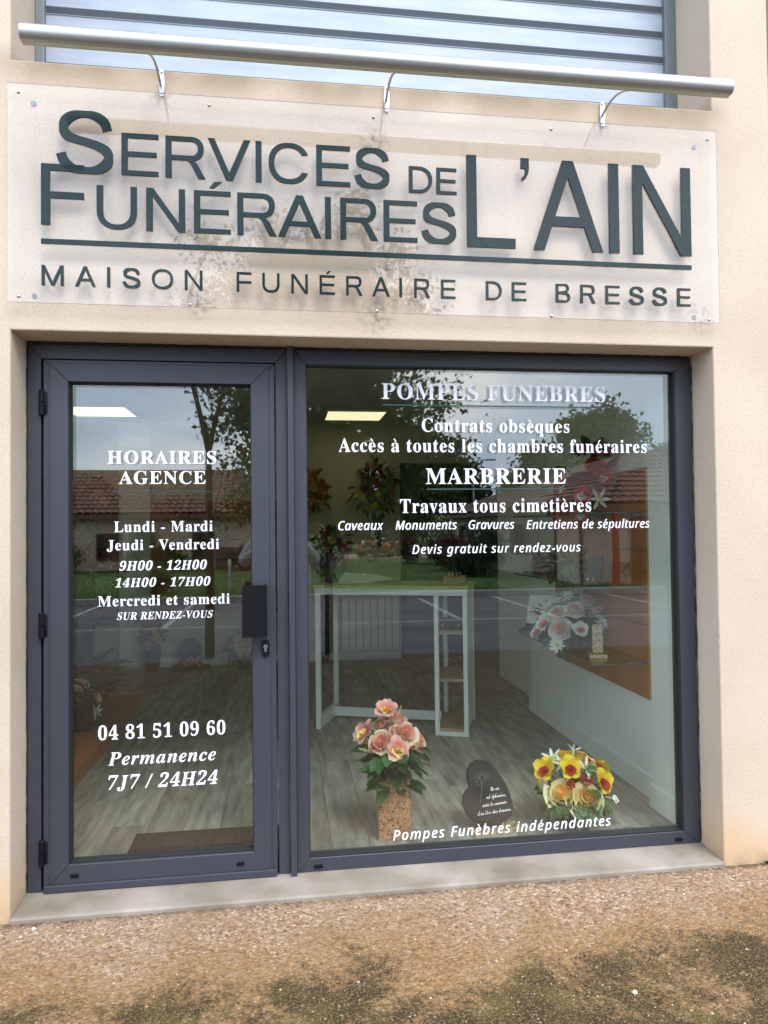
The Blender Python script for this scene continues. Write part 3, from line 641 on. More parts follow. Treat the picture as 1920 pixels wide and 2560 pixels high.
SL([('M', .1303, .2127), ('A', .2563, .3336), ('I', .3777, .3893), ('S', .4372, .5059), ('O', .5499, .633), ('N', .6784, .7487), ('F', .8842, .9447), ('U', .9877, 1.0582), ('N', 1.1055, 1.1738), ('É', 1.2216, 1.2859), ('R', 1.3322, 1.4001), ('A', 1.441, 1.5164), ('I', 1.5568, 1.5687), ('R', 1.6201, 1.6878), ('E', 1.7358, 1.7981), ('D', 1.932, 2.0015), ('E', 2.0468, 2.1108), ('B', 2.2442, 2.3084), ('R', 2.3559, 2.4239), ('E', 2.4719, 2.5362), ('S', 2.5825, 2.6496), ('S', 2.691, 2.7587), ('E', 2.8081, 2.8699)], 2.4945, .0805, .135, .118)
m = MB(); m.box(.1286, 2.8775, LY - LT / 2, LY + LT / 2, 2.660, 2.6795); m.build('underline', mt['letter'], sg)
for x, q in ((.042, 3.262), (.779, 3.260), (1.455, 3.256), (2.237, 3.256), (2.971, 3.257), (.043, 2.449), (.699, 2.437), (1.461, 2.433), (2.225, 2.435), (2.960, 2.440)):
    m = MB(); m.lathe([(0, -.007), (.0045, -.006), (.0075, -.0025), (.0075, 0)], n=10); me = m.mesh('screw', mt['chrome'], True)
    o = link('screw', me, sg, (x, -.036, q), (-math.pi / 2, 0, 0))
for x, q in ((.088, 3.240), (2.928, 3.238), (.091, 2.464), (2.910, 2.461)):
    m = MB(); m.tube([(x, -.004, q), (x, -.0008, q)], .010, 12); m.build('wall_plug', mt['rail'], sg)

# ------------------------------------------------------------------ door and window
FY = .174; GY = .200
def pane(x0, x1, z0, z1, parent, nm='pane'):
    for k, y in enumerate((GY, GY + .024)):
        m = MB(); m.quad((x0, y, z0), (x1, y, z0), (x1, y, z1), (x0, y, z1), 0); m.quad((x0, y + .005, z0), (x0, y + .005, z1), (x1, y + .005, z1), (x1, y + .005, z0), 1)
        for a, b in (((x0, z0), (x1, z0)), ((x1, z0), (x1, z1)), ((x1, z1), (x0, z1)), ((x0, z1), (x0, z0))):
            m.quad((a[0], y, a[1]), (a[0], y + .005, a[1]), (b[0], y + .005, b[1]), (b[0], y, b[1]), 1)
        m.build(nm, [mt['glass'], mt['glass_in']], parent, fix=False)
def rails(name, x0, x1, z0, z1, l, r, b, t, y0, y1, parent, bev=.002, miter=True, mat='frame'):
    """four-sided frame: stiles full height, rails between them"""
    if mat == 'frame':      # mitred corners with a hairline joint
        g_ = .0005
        for P in ([(x0, z0), (x0, z1), (x0 + l, z1 - t - g_), (x0 + l, z0 + b + g_)], [(x1, z0), (x1, z1), (x1 - r, z1 - t - g_), (x1 - r, z0 + b + g_)],
                  [(x0 + g_, z0), (x0 + l + g_, z0 + b), (x1 - r - g_, z0 + b), (x1 - g_, z0)], [(x0 + g_, z1), (x0 + l + g_, z1 - t), (x1 - r - g_, z1 - t), (x1 - g_, z1)]):
            m = MB(); m.prism(P, y0, y1); o = m.build(name, mt[mat], parent)
            bm = bmesh.new(); bm.from_mesh(o.data); bmesh.ops.bevel(bm, geom=[e for e in bm.edges if abs(e.verts[0].co.y - e.verts[1].co.y) < 1e-6 and e.verts[0].co.y < y0 + 1e-4], offset=.0016, segments=1, affect='EDGES'); bm.to_mesh(o.data); bm.free()
        return
    for a in ((x0, x0 + l, z0, z1), (x1 - r, x1, z0, z1)):
        m = MB(); m.box(a[0], a[1], y0, y1, a[2], a[3], bev); m.build(name, mt[mat], parent)
    for a in ((z0, z0 + b), (z1 - t, z1)):
        m = MB(); m.box(x0 + l + .0003, x1 - r - .0003, y0 + .0004, y1, a[0], a[1], bev); m.build(name, mt[mat], parent)
dr_ = thing('shop_door', 'anthracite aluminium glazed shop door with white opening hours lettering', 'door', (0, 0, 0))
rails('door_frame', .007, 1.086, .028, 2.316, .052, .050, .006, .062, FY, .25, dr_)
# sash: outer flange, main face, bead
rails('sash_edge', .070, 1.030, .036, 2.249, .030, .030, .030, .030, FY - .004, .245, dr_)
rails('sash', .096, 1.005, .060, 2.235, .074, .076, .078, .078, FY - .010, .24, dr_)
rails('glazing_gasket', .169, .930, .1375, 2.158, .005, .005, .005, .005, FY + .004, GY + .028, dr_, 0, mat='gasket')
m = MB(); m.box(.074, 1.028, FY - .020, FY - .0101, .030, .062, .004); m.build('drip_rail', mt['frame'], dr_)
pane(.1735, .9255, .142, 2.1535, dr_)
for q in (2.065, 1.133, .195):
    m = MB(); m.tube([(.0655, FY - .014, q - .054), (.0655, FY - .014, q - .050), (.0655, FY - .014, q - .002)], [.008, .0115, .0115], 12); m.tube([(.0655, FY - .014, q + .002), (.0655, FY - .014, q + .050), (.0655, FY - .014, q + .054)], [.0115, .0115, .008], 12)
    m.box(.072, .086, FY - .012, FY + .002, q - .045, q + .045, .002); smooth_by_angle(m.build('hinge', mt['black'], dr_), 40)
# handle: bent black plate standing off the sash
m = MB(); P = [(.992, .158), (.992, .098), (.985, .088), (.892, .086), (.890, .090), (.890, .112), (.895, .112), (.896, .094), (.976, .096), (.980, .104), (.980, .158)]
vs = [(x, y, q) for q in (1.068, 1.287) for x, y in P]; n = len(P)
m.add(vs, [tuple(range(n)), tuple(range(2 * n - 1, n - 1, -1))] + [(i, (i + 1) % n, n + (i + 1) % n, n + i) for i in range(n)])
hd = m.build('handle', mt['black'], dr_)
m = MB(); m.box(.970, .990, .158, .1645, 1.075, 1.28, .002); m.build('handle_foot', mt['black'], hd)
m = MB(); pts = [];
for i in range(24):
    a = 2 * math.pi * i / 24; pts.append((.985 + .0165 * max(-1, min(1, 1.25 * math.cos(a))), 1.010 + .036 * max(-1, min(1, 1.12 * math.sin(a)))))
m.prism(pts, FY - .020, FY - .0102); es = m.build('lock_plate', mt['black'], dr_)
m = MB(); m.tube([(.985, FY - .0205, 1.018), (.985, FY - .026, 1.018)], .0088, 16); m.box(.9805, .9895, FY - .0255, FY - .0203, .995, 1.012, .002); m.build('lock_cylinder', mt['steel'], es)
m = MB(); m.box(.9842, .9858, FY - .0268, FY - .0262, 1.013, 1.023); m.build('key_slot', mt['gasket'], es)
for x in (.195, .872):
    m = MB(); m.box(x - .016, x + .016, FY - .016, FY - .0102, .086, .102, .003); dc = m.build('drain_cap', mt['black'], dr_)
DL = GY - .0012
def S(par, *a, **k): return serif_line(*a[:2], *a[2:6], DL, mt['vinyl'], par, **k)
S(dr_, 'HORAIRES', 'b', .321, .777, 1.812, .055); S(dr_, 'AGENCE', 'b', .368, .731, 1.725, .055)
m = MB(); m.box(.339, .761, DL - .0004, DL + .0004, 1.6885, 1.6915); m.build('underline', mt['teal'], dr_)
S(dr_, 'Lundi - Mardi', 'b', .348, .760, 1.519, .045); S(dr_, 'Jeudi - Vendredi', 'b', .318, .787, 1.441, .044)
S(dr_, '9H00 - 12H00', 'b', .369, .734, 1.354, .039, shear=.22); S(dr_, '14H00 - 17H00', 'b', .352, .749, 1.283, .037, shear=.22)
S(dr_, 'Mercredi et samedi', 'b', .281, .831, 1.203, .043); S(dr_, 'SUR RENDEZ-VOUS', 'b', .358, .759, 1.144, .031, shear=.22)
S(dr_, '04 81 51 09 60', 'b', .281, .809, .638, .058); S(dr_, 'Permanence', 'bi', .320, .768, .529, .055); S(dr_, '7J7 / 24H24', 'b', .322, .775, .427, .057, shear=.22)

m = MB(); m.box(1.087, 1.113, .146, .20, .013, 2.325, .002); fin = m.build('mullion_cover', mt['frame'], dr_)
wd = thing('shop_window', 'large fixed shop window in anthracite frame with white service lettering', 'window', (0, 0, 0))
rails('window_frame', 1.114, 2.989, .029, 2.316, .053, .075, .060, .064, FY, .25, wd)
rails('glazing_gasket', 1.1665, 2.9145, .0885, 2.2525, .005, .007, .005, .005, FY + .006, GY + .028, wd, 0, mat='gasket')
pane(1.171, 2.908, .093, 2.248, wd)
for x in (1.205, 2.885):
    m = MB(); m.box(x - .019, x + .019, FY - .007, FY - .0002, .046, .062, .003); m.build('drain_cap', mt['black'], wd)
S(wd, 'POMPES FUNÈBRES', 'b', 1.510, 2.573, 2.107, .071); S(wd, 'Contrats obsèques', 'b', 1.692, 2.394, 1.960, .060); S(wd, 'Accès à toutes les chambres funéraires', 'b', 1.312, 2.776, 1.867, .060)
S(wd, 'MARBRERIE', 'b', 1.708, 2.372, 1.722, .070); S(wd, 'Travaux tous cimetières', 'b', 1.588, 2.494, 1.591, .062)
for a, b, q in ((1.51, 2.578, 2.080), (1.711, 2.372, 1.698)):
    m = MB(); m.box(a, b, DL - .0004, DL + .0004, q - .003, q + .003); m.build('underline', mt['teal'], wd)
def SS(t, a, b, q, cap, sp=1.06): return serif_line(t, 'si', a, b, q, cap, DL, mt['vinyl'], wd, spacing=sp, off=0., bold=.014)
SS('Caveaux', 1.307, 1.510, 1.516, .038); SS('Monuments', 1.566, 1.849, 1.515, .038); SS('Gravures', 1.904, 2.120, 1.514, .038); SS('Entretiens de sépultures', 2.178, 2.784, 1.512, .038)
SS('Devis gratuit sur rendez-vous', 1.641, 2.439, 1.405, .038, 1.16); SS('Pompes Funèbres indépendantes', 1.539, 2.563, .130, .042, 1.2)

# ------------------------------------------------------------------ shop interior: room shell
FZ = .03
fl = tag(thing('floor', None, None), None, None, kind='structure')
m = MB(); m.box(-1.75, 3.29, .262, 7.0, -.05, FZ - .006); m.build('subfloor', mt['dark'], fl)
random.seed(4)
pm = {}
for c in range(27):
    x = -1.6 + c * .18; y = .262 - random.random() * 1.2
    while y < 5.2:
        a, b = max(y, .262), min(y + 1.2, 5.2)
        if b - a > .05:
            mm = MB(); mm.box(-.0888, .0888, 0, b - a - .0025, -.005, 0, .0)
            link('plank', mm.mesh('plank', mt['plank']), fl, (x + .09, a, FZ))
        y += 1.2
def struct(name, boxes, mat, label=None):
    m = MB()
    for b in boxes: m.box(*b)
    return tag(m.build(name, mat), label, None, kind='structure')
struct('wall_left', [(-1.75, -1.6, .27, 5.2, 0, 2.72)], mt['wall_beige'])
struct('pilaster', [(-.713, -.389, 5.12, 5.199, 0, 2.71)], mt['wall_white'])
struct('wall_back', [(-1.75, 2.39, 5.2, 5.35, 0, 2.72), (2.39, 3.29, 5.2, 5.35, 2.275, 2.72)], mt['wall_beige'])
struct('wall_right', [(3.05, 3.2, .62, 2.68, 0, 2.72), (3.0, 3.2, .27, .618, 0, 2.72), (3.2, 3.29, 2.69, 4.05, 0, 2.72)], mt['wall_white'])
struct('wall_front', [(-1.75, -.001, .271, .30, 0, 2.72), (-.001, 3.02, .271, .30, 2.32, 2.72), (3.001, 3.2, .255, .268, 0, 2.72)], mt['wall_white'])
struct('corridor', [(2.3, 3.29, 6.6, 6.7, 0, 2.72), (2.3, 2.38, 5.36, 6.6, 0, 2.72), (3.26, 3.29, 4.06, 6.6, 0, 2.72)], mt['dark'])
struct('ceiling', [(-1.75, 3.29, .28, 6.7, 2.72, 2.8)], mt['ceil'])
struct('skirting', [(3.034, 3.0495, .64, 2.694, FZ, .15), (2.984, 2.9995, .27, .634, FZ, .15), (3.0, 3.034, .6185, .634, FZ, .15), (-.38, 2.38, 5.185, 5.1995, FZ, .12)], mt['wall_white'])
# dark glazed door standing in the back doorway
bd2 = thing('interior_door', 'dark glazed door in the back doorway of the shop', 'door', (2.39, 5.2, FZ))
m = MB(); m.box(.02, .07, .02, .06, 0, 2.23); m.box(.80, .85, .02, .06, 0, 2.23); m.box(.07, .80, .02, .06, 0, .09); m.box(.07, .80, .02, .06, 2.15, 2.23); m.build('door_frame', mt['black'], bd2)
m = MB(); m.box(.07, .80, .035, .045, .09, 2.15); m.build('door_panel', mt['hwin'], bd2)
m = MB(); m.tube([(.83, -.01, .25), (.83, -.01, .06), (.79, -.01, .05)], .006, 6); m.build('door_stop', mt['steel'], bd2)
# ceiling lights; the two front panels are unseen, added to brighten the room
for i, (x, y, w) in enumerate(((1.805, 4.48, 'square warm ceiling light panel behind the wreaths'), (-.43 - .3, 4.38, 'square warm ceiling light panel seen through the door'), (1.805, 1.7, 'added unseen ceiling light panel near the front over the desk'), (-.0, 1.7, 'added unseen ceiling light panel near the front behind the door'))):
    t = thing('ceiling_light', w, 'ceiling light', (x, y, 2.7), 0, 'recessed ceiling light panels')
    m = MB(); m.box(-.295, .295, -.295, .295, .004, .012); m.build('diffuser', mt['lamp_on'], t)
    m = MB()
    for a in ((-.31, -.2955, -.31, .31), (.2955, .31, -.31, .31), (-.295, .295, -.31, -.2955), (-.295, .295, .2955, .31)): m.box(*a, -.0, .02)
    m.build('trim', mt['white'], t)
# doormat
m = MB(); m.box(.34, 1.05, .30, .68, FZ + .001, FZ + .014, .004); tag(m.build('doormat', mt['mat']), 'dark brown doormat inside the glass door', 'doormat')
# radiator
rd = thing('radiator', 'white ribbed panel radiator low on the back wall', 'radiator', (2.02, 5.19, .14))
for i in range(8):
    m = MB(); m.box(-.325 + i * .0825 + .005, -.325 + (i + 1) * .0825 - .005, -.07, -.035, 0, .60, .006); m.build('rib', mt['wall_white'], rd)
m = MB(); m.box(-.33, .33, -.0345, 0, .02, .58); m.build('backing', mt['rail'], rd)

# white high table with a shelf column
TBR = R_(-20.5)
tb = thing('high_table', 'white high table with oak top and open shelf column', 'table', (1.289, 2.419, FZ), TBR)
def onT(x, y, z): return (1.289 + x * math.cos(TBR) - y * math.sin(TBR), 2.419 + x * math.sin(TBR) + y * math.cos(TBR), z)
def tbx(nm, *b, mat='desk_white', par=None, bev=.002):
    m = MB(); m.box(*b, bev); return m.build(nm, mt[mat], par or tb)
tbx('table_top', -.012, 1.152, -.012, .512, 1.053, 1.073, mat='desk_top')
tbx('apron', -.002, 1.142, -.002, .020, 1.003, 1.0525); tbx('apron', -.002, 1.142, .48, .502, 1.003, 1.0525); tbx('apron', -.002, .020, .0205, .4795, 1.003, 1.0525); tbx('apron', 1.12, 1.142, .0205, .4795, 1.003, 1.0525)
tbx('leg', 0, .036, 0, .036, 0, 1.0025); tbx('leg', 0, .036, .464, .5, 0, 1.0025); tbx('foot_rail', .001, .035, .0365, .4635, 0, .09)
tbx('stretcher', .0365, .897, .33, .352, .02, .09)
for x, y in ((.898, 0), (1.106, 0), (.898, .466), (1.106, .466)): tbx('post', x, x + .032, y, y + .034, 0, 1.0025)
tbx('side_panel', 1.112, 1.130, .0345, .4655, .035, 1.0025)
for q in (.030, .385, .725): tbx('shelf', .902, 1.1115, .010, .492, q, q + .022, mat='shelf_wood')
tbx('plinth', .9305, 1.1055, .006, .024, 0, .0295)
for q in (.038, .072):
    m = MB(); m.tube([(.055, .3295, q), (.055, .3285, q)], .005, 8); m.build('bolt', mt['gasket'], tb)
TZ = FZ + 1.0735
pp = thing('price_list', 'open paper folder lying on the high table', 'papers', onT(.12, .18, TZ), TBR + R_(6))
m = MB(); m.quad((0, 0, .002), (.24, -.02, .002), (.27, .16, .06), (.03, .18, .07)); m.quad((.24, -.02, .0025), (.42, 0, .03), (.44, .17, .022), (.27, .16, .06)); m.build('sheet', mt['paper'], pp, fix=False)
m = MB(); m.prism([(-.09, 0), (.0, 0), (-.045, .065)], .0, .14); m.build('cover', mt['carblack'], pp)
bk = thing('wooden_tray', 'small wooden tray on the right end of the high table', 'tray', onT(.93, .30, TZ), TBR)
for b in ((0, .16, 0, .012, 0, .05), (0, .16, .108, .12, 0, .05), (0, .012, .0125, .1075, 0, .05), (.148, .16, .0125, .1075, 0, .05), (.0125, .1475, .0125, .1075, 0, .01)):
    m = MB(); m.box(*b); m.build('board', mt['orange_wood'], bk)
for i in range(4):
    m = MB(); m.tube([(.03 + i * .03, .06, .011), (.032 + i * .03, .06, .075)], .008, 8); m.build('votive_candle', mt['brass'], bk)
bx_ = thing('black_case', 'small black case with brass fittings on the upper oak shelf', 'case', onT(.925, .10, FZ + .7475), TBR)
m = MB(); m.box(0, .165, 0, .13, 0, .075, .006); m.build('body', mt['black'], bx_)
for x in (.02, .14): m = MB(); m.lathe([(0, -.008), (.012, -.006), (.014, 0)], n=10); link('knob', m.mesh('knob', mt['brass'], True), bx_, (x, -.0005, .03), (-math.pi / 2, 0, 0))

# ------------------------------------------------------------------ wall displays
def display_panel(name, label, loc, rz, w, z0, z1, shelves, depth, rods, par_mat='orange_wood'):
    """local: x along the wall, -y into the room"""
    t = thing(name, label, 'wall display', loc, rz)
    m = MB(); m.box(0, w, -.022, 0, z0, z1); m.build('board', mt[par_mat], t)
    m = MB(); m.box(-.012, -.0005, -.0225, 0, z0, z1); m.build('edge_strip', mt['edge_wood'], t)
    m = MB(); m.box(w + .0005, w + .012, -.0225, 0, z0, z1); m.build('edge_strip', mt['edge_wood'], t)
    for q in rods:
        m = MB(); m.tube([(-.005, -.032, q), (w + .005, -.032, q)], .004, 6); m.build('steel_rod', mt['chrome'], t)
    for q in shelves:
        m = MB(); x0, x1, ya, yb = .01, w - .01, -.022 - depth, -.023
        m.quad((x0, ya, q), (x1, ya, q), (x1, yb, q), (x0, yb, q), 0); m.quad((x0, ya, q - .008), (x0, yb, q - .008), (x1, yb, q - .008), (x1, ya, q - .008), 1)
        for a, b in (((x0, ya), (x1, ya)), ((x1, ya), (x1, yb)), ((x1, yb), (x0, yb)), ((x0, yb), (x0, ya))): m.quad((a[0], a[1], q), (a[0], a[1], q - .008), (b[0], b[1], q - .008), (b[0], b[1], q), 2)
        sh = m.build('glass_shelf', [mt['glass_shelf'], mt['glass_in'], mt['glass_edge']], t, fix=False)
        for x in (.06, w - .08):
            m = MB(); m.box(x, x + .018, -.06, -.0225, q - .022, q - .0085, .002); m.build('clip', mt['chrome'], sh)
    return t
display_panel('wall_display', 'cherry wood display panel with three glass shelves on the right wall', (3.049, 2.04, 0), -math.pi / 2, 1.35, .576, 1.84, (.778, 1.191, 1.597), .32, (.98, 1.39))
display_panel('wall_display', 'dark cherry display panel with glass shelves on the back wall', (-.370, 5.184, 0), 0, 1.48, .60, 1.845, (1.636, 1.423, 1.208, .996, .782), .16, ())
display_panel('wall_display', 'cherry display panel with flower pots at the far left of the back wall', (-1.50, 5.184, 0), 0, .77, .50, 1.98, (1.72, 1.38, 1.12, .86), .2, ())

# ------------------------------------------------------------------ flowers
def petal(mb, L, W, tilt, az, cup=.25, curl=-.2, base=.0, nu=4, nv=3, ruffle=0., tip=.55, z0=0., full=False):
    """petal from the flower centre outward; tilt = lift from horizontal"""
    vs = []; ct, st = math.cos(tilt), math.sin(tilt); ca, sa = math.cos(az), math.sin(az)
    for i in range(nu + 1):
        u = i / nu; w = W * ((math.sin(math.pi * (.10 + .82 * u)) ** .75) * (1 if u < .95 else tip + .3) if not full else math.sin(math.pi * (.06 + .80 * u)) ** .8)
        for j in range(nv + 1):
            v = (j / nv - .5) * 2
            r = base + L * u; h = cup * W * v * v * (1 - .3 * u) + curl * L * u * u + ruffle * L * math.sin(v * 5 + az * 3) * u
            x = r * ct - h * st; zz = r * st + h * ct + z0; y = v * w * .5
            vs.append((x * ca - y * sa, x * sa + y * ca, zz))
    fs = [(i * (nv + 1) + j, (i + 1) * (nv + 1) + j, (i + 1) * (nv + 1) + j + 1, i * (nv + 1) + j + 1) for i in range(nu) for j in range(nv)]
    mb.add(vs, fs)
def bowl_petal(mb, R, az, hw, phi, flare, rnd, nu=5, nv=4, lift=0.):
    """one petal wrapped on a bowl of radius R, its rim turned outward"""
    vs = []
    for i in range(nu + 1):
        u = i / nu; ph = phi * (.12 + .88 * u); w = hw * (.35 + .65 * math.sin(math.pi * (.08 + .62 * u)))
        for j in range(nv + 1):
            v = (j / nv - .5) * 2; th = az + w * v; drop = .16 * R * v * v * u
            rr = R * math.sin(min(ph, 1.75)) * (1 + flare * u ** 3 + .05 * v * v); zz = -R * math.cos(ph) * .95 - drop - flare * .35 * R * u ** 4 + lift
            vs.append((rr * math.cos(th), rr * math.sin(th), zz))
    mb.add(vs, [(i * (nv + 1) + j, (i + 1) * (nv + 1) + j, (i + 1) * (nv + 1) + j + 1, i * (nv + 1) + j + 1) for i in range(nu) for j in range(nv)])
def rose_mesh(mat, open_=1., seed=0):
    rnd = random.Random(seed); mb = MB()
    for k, (n, R, hw, ph, fl) in enumerate(((2, .20, 1.9, 2.0, -.05), (3, .34, 1.35, 1.95, .0), (4, .50, 1.05, 1.85, .06), (5, .68, .85, 1.72, .16), (6, .86, .72, 1.5, .26))):
        if open_ < 1: fl *= .25; ph += .18
        for i in range(n): bowl_petal(mb, R * rnd.uniform(.88, 1.1), 2 * math.pi * (i + .5 * k) / n + rnd.uniform(-.28, .28), hw * rnd.uniform(.8, 1.0), ph * rnd.uniform(.86, 1.05), fl * rnd.uniform(.5, 1.5), rnd, lift=.18 - .05 * k)
    return mb.mesh('rose', mat, True)
def orchid_mesh(mats, seed=0):
    rnd = random.Random(seed); mb = MB()
    for i in range(5): petal(mb, rnd.uniform(.86, 1.04), rnd.uniform(.85, 1.05), R_(30 + rnd.uniform(-12, 14)), 2 * math.pi * i / 5 + .3 + rnd.uniform(-.12, .12), .2, -.14, ruffle=.07, nu=5, nv=5, full=True)
    mb.cur = 1; petal(mb, .78, .85, R_(46), 4.7, .35, -.22); petal(mb, .5, .5, R_(66), 3.9, .5, -.2); petal(mb, .5, .5, R_(66), 5.6, .5, -.2)
    mb.lathe([(0, .34), (.10, .28), (.14, .12), (.1, 0)], n=8)
    return mb.mesh('orchid', mats, True)
def daisy_mesh(mats, n=14, seed=0):
    mb = MB()
    for i in range(n): petal(mb, 1.0, .30, R_(18 + (i % 2) * 16), 2 * math.pi * i / n, .1, -.1, nu=3, nv=2)
    mb.cur = 1; mb.lathe([(0, .22), (.16, .18), (.22, .05), (.15, 0)], n=10)
    return mb.mesh('daisy', mats, True)
def pom_mesh(mat, seed=0):
    rnd = random.Random(seed); mb = MB()
    for i in range(60):
        a = rnd.random() * 6.28; t = math.acos(rnd.uniform(-.3, 1)); petal(mb, rnd.uniform(.8, 1), .22, math.pi / 2 - t, a, .2, -.1, nu=2, nv=1, base=.2)
    return mb.mesh('pompon', mat, True)
def leaf_mesh(mat, W=.5, bend=.35, fold=.18, n=6):
    mb = MB(); vs = []
    for i in range(n + 1):
        u = i / n; w = W * .5 * math.sin(math.pi * min(1, u * .96 + .04)) ** .8 if u < 1 else .0
        z = -bend * u * u
        vs += [(u, -w, z + fold * w), (u, 0, z), (u, w, z + fold * w)]
    fs = [(i * 3 + k, (i + 1) * 3 + k, (i + 1) * 3 + k + 1, i * 3 + k + 1) for i in range(n) for k in range(2)]
    mb.add(vs, fs); return mb.mesh('leaf', mat, True)
def palm_mesh(mat, n=18):
    mb = MB()
    for i in range(n):
        u = .15 + .85 * i / n
        for s in (-1, 1):
            L = .42 * math.sin(math.pi * (.15 + .8 * u)); c = Vector((u, 0, -.35 * u * u)); d = Vector((.75, s * .8, -.25)).normalized(); t = c + d * L; q = Vector((.018, -s * .01, 0))
            mb.add([c - q, c + q, t], [(0, 1, 2)])
    mb.tube([(u / 6, 0, -.35 * (u / 6) ** 2) for u in range(7)], [.012] * 6 + [.004], 5)
    return mb.mesh('frond', mat)
def sprig_mesh(mat, n=26, seed=0):
    rnd = random.Random(seed); mb = MB()
    for i in range(n):
        u = i / n; c = Vector((u, rnd.uniform(-.09, .09) * (1.1 - u), rnd.uniform(-.09, .09))); r = .055 * (1.2 - .6 * u)
        mb.lathe([(0, r), (r * .8, r * .3), (r * .5, -r * .7), (0, -r)], c, 5)
    return mb.mesh('sprig', mat, True)
fm = dict(
    pink=radial_mat('peach_pink_petals', [(0, (.70, .20, .16)), (.4, (.82, .38, .30)), (.7, (.86, .54, .43)), (1, (.86, .66, .55))]),
    pinkor=radial_mat('pink_orchid_petals', [(0, (.75, .30, .10)), (.3, (.70, .13, .15)), (.65, (.80, .36, .32)), (1, (.82, .58, .52))]),
    cream=radial_mat('cream_rose_petals', [(0, (.85, .28, .05)), (.25, (.86, .48, .13)), (.5, (.88, .74, .30)), (1, (.88, .78, .52))]),
    yellow=radial_mat('yellow_petals', [(0, (.75, .35, .01)), (.4, (.80, .52, .015)), (1, (.84, .66, .05))]),
    crimson=radial_mat('crimson_lip', [(0, (.45, .03, .01)), (1, (.42, .015, .03))]),
    red=radial_mat('red_petals', [(0, (.30, .01, .01)), (1, (.52, .04, .035))]),
    wine=radial_mat('wine_petals', [(0, (.09, .01, .02)), (1, (.20, .03, .05))]),
    orange=radial_mat('orange_petals', [(0, (.55, .12, .015)), (1, (.68, .26, .06))]),
    amber=radial_mat('apricot_petals', [(0, (.55, .20, .04)), (1, (.66, .40, .18))]),
    white=radial_mat('white_petals', [(0, (.55, .60, .25)), (.35, (.75, .75, .66)), (1, (.78, .78, .74))]),
    whitepink=radial_mat('white_pink_petals', [(0, (.70, .20, .20)), (.32, (.78, .42, .38)), (.55, (.78, .70, .62)), (1, (.80, .78, .72))]),
    lime=M('lime_centre', (.30, .40, .08), .7), green_pom=M('green_pompon', (.10, .26, .06), .8, trans=.2),
    tinyw=M('tiny_white_flowers', (.74, .74, .68), .7), tinyc=M('tiny_cream_flowers', (.55, .58, .30), .7),
)
FMESH = {
    'rose_pink': rose_mesh(fm['pink'], 1, 1), 'bud_pink': rose_mesh(fm['pink'], .55, 2), 'orch_pink': orchid_mesh([fm['pinkor'], fm['cream']], 3),
    'rose_cream': rose_mesh(fm['cream'], 1, 4), 'orch_yellow': orchid_mesh([fm['yellow'], fm['crimson']], 5), 'rose_yellow': rose_mesh(fm['yellow'], .9, 6),
    'lily_white': daisy_mesh([fm['white'], fm['lime']], 6, 7), 'daisy_white': daisy_mesh([fm['white'], fm['lime']], 14, 8), 'rose_red': rose_mesh(fm['red'], 1, 9), 'rose_wine': rose_mesh(fm['wine'], 1, 10),
    'rose_orange': rose_mesh(fm['orange'], .9, 11), 'rose_amber': rose_mesh(fm['amber'], .9, 12), 'rose_whitepink': rose_mesh(fm['whitepink'], 1, 13), 'orch_white': orchid_mesh([fm['white'], fm['pinkor']], 14),
    'daisy_yellow': daisy_mesh([fm['yellow'], fm['lime']], 12, 15), 'daisy_wine': daisy_mesh([fm['wine'], fm['yellow']], 14, 16), 'orch_red': orchid_mesh([fm['red'], fm['white']], 17), 'pom_green': pom_mesh(fm['green_pom'], 18), 'pom_orange': pom_mesh(fm['orange'], 19),
    'leaf': leaf_mesh(mt['leaf']), 'leaf_wide': leaf_mesh(mt['leaf'], .62, .25), 'leaf_dark': leaf_mesh(mt['leaf_dark'], .5, .3), 'frond': palm_mesh(mt['leaf_dark']),
    'sprig_white': sprig_mesh(fm['tinyw']), 'sprig_cream': sprig_mesh(fm['tinyc'], 30, 2),
}
def put(par, kind, pos, d, s, roll=0.):
    d = Vector(d).normalized(); me = FMESH[kind]; leafy = kind.startswith(('leaf', 'frond', 'sprig'))
    q = d.to_track_quat('X' if leafy else 'Z', 'Z' if leafy else 'Y') @ Quaternion((1, 0, 0) if leafy else (0, 0, 1), roll)
    return link('leaf' if kind.startswith('leaf') else ('frond' if kind == 'frond' else ('sprig' if leafy else 'flower')), me, par, pos, q, s)
def stems(par, c, ends, r=.003):
    m = MB()
    for e in ends:
        a = Vector(c); b = Vector(e); mid = (a + b) / 2 + Vector((0, 0, .03)); m.tube([a, mid, b], [r, r, r * .8], 5)
    return m.build('stems', mt['stem'], par)

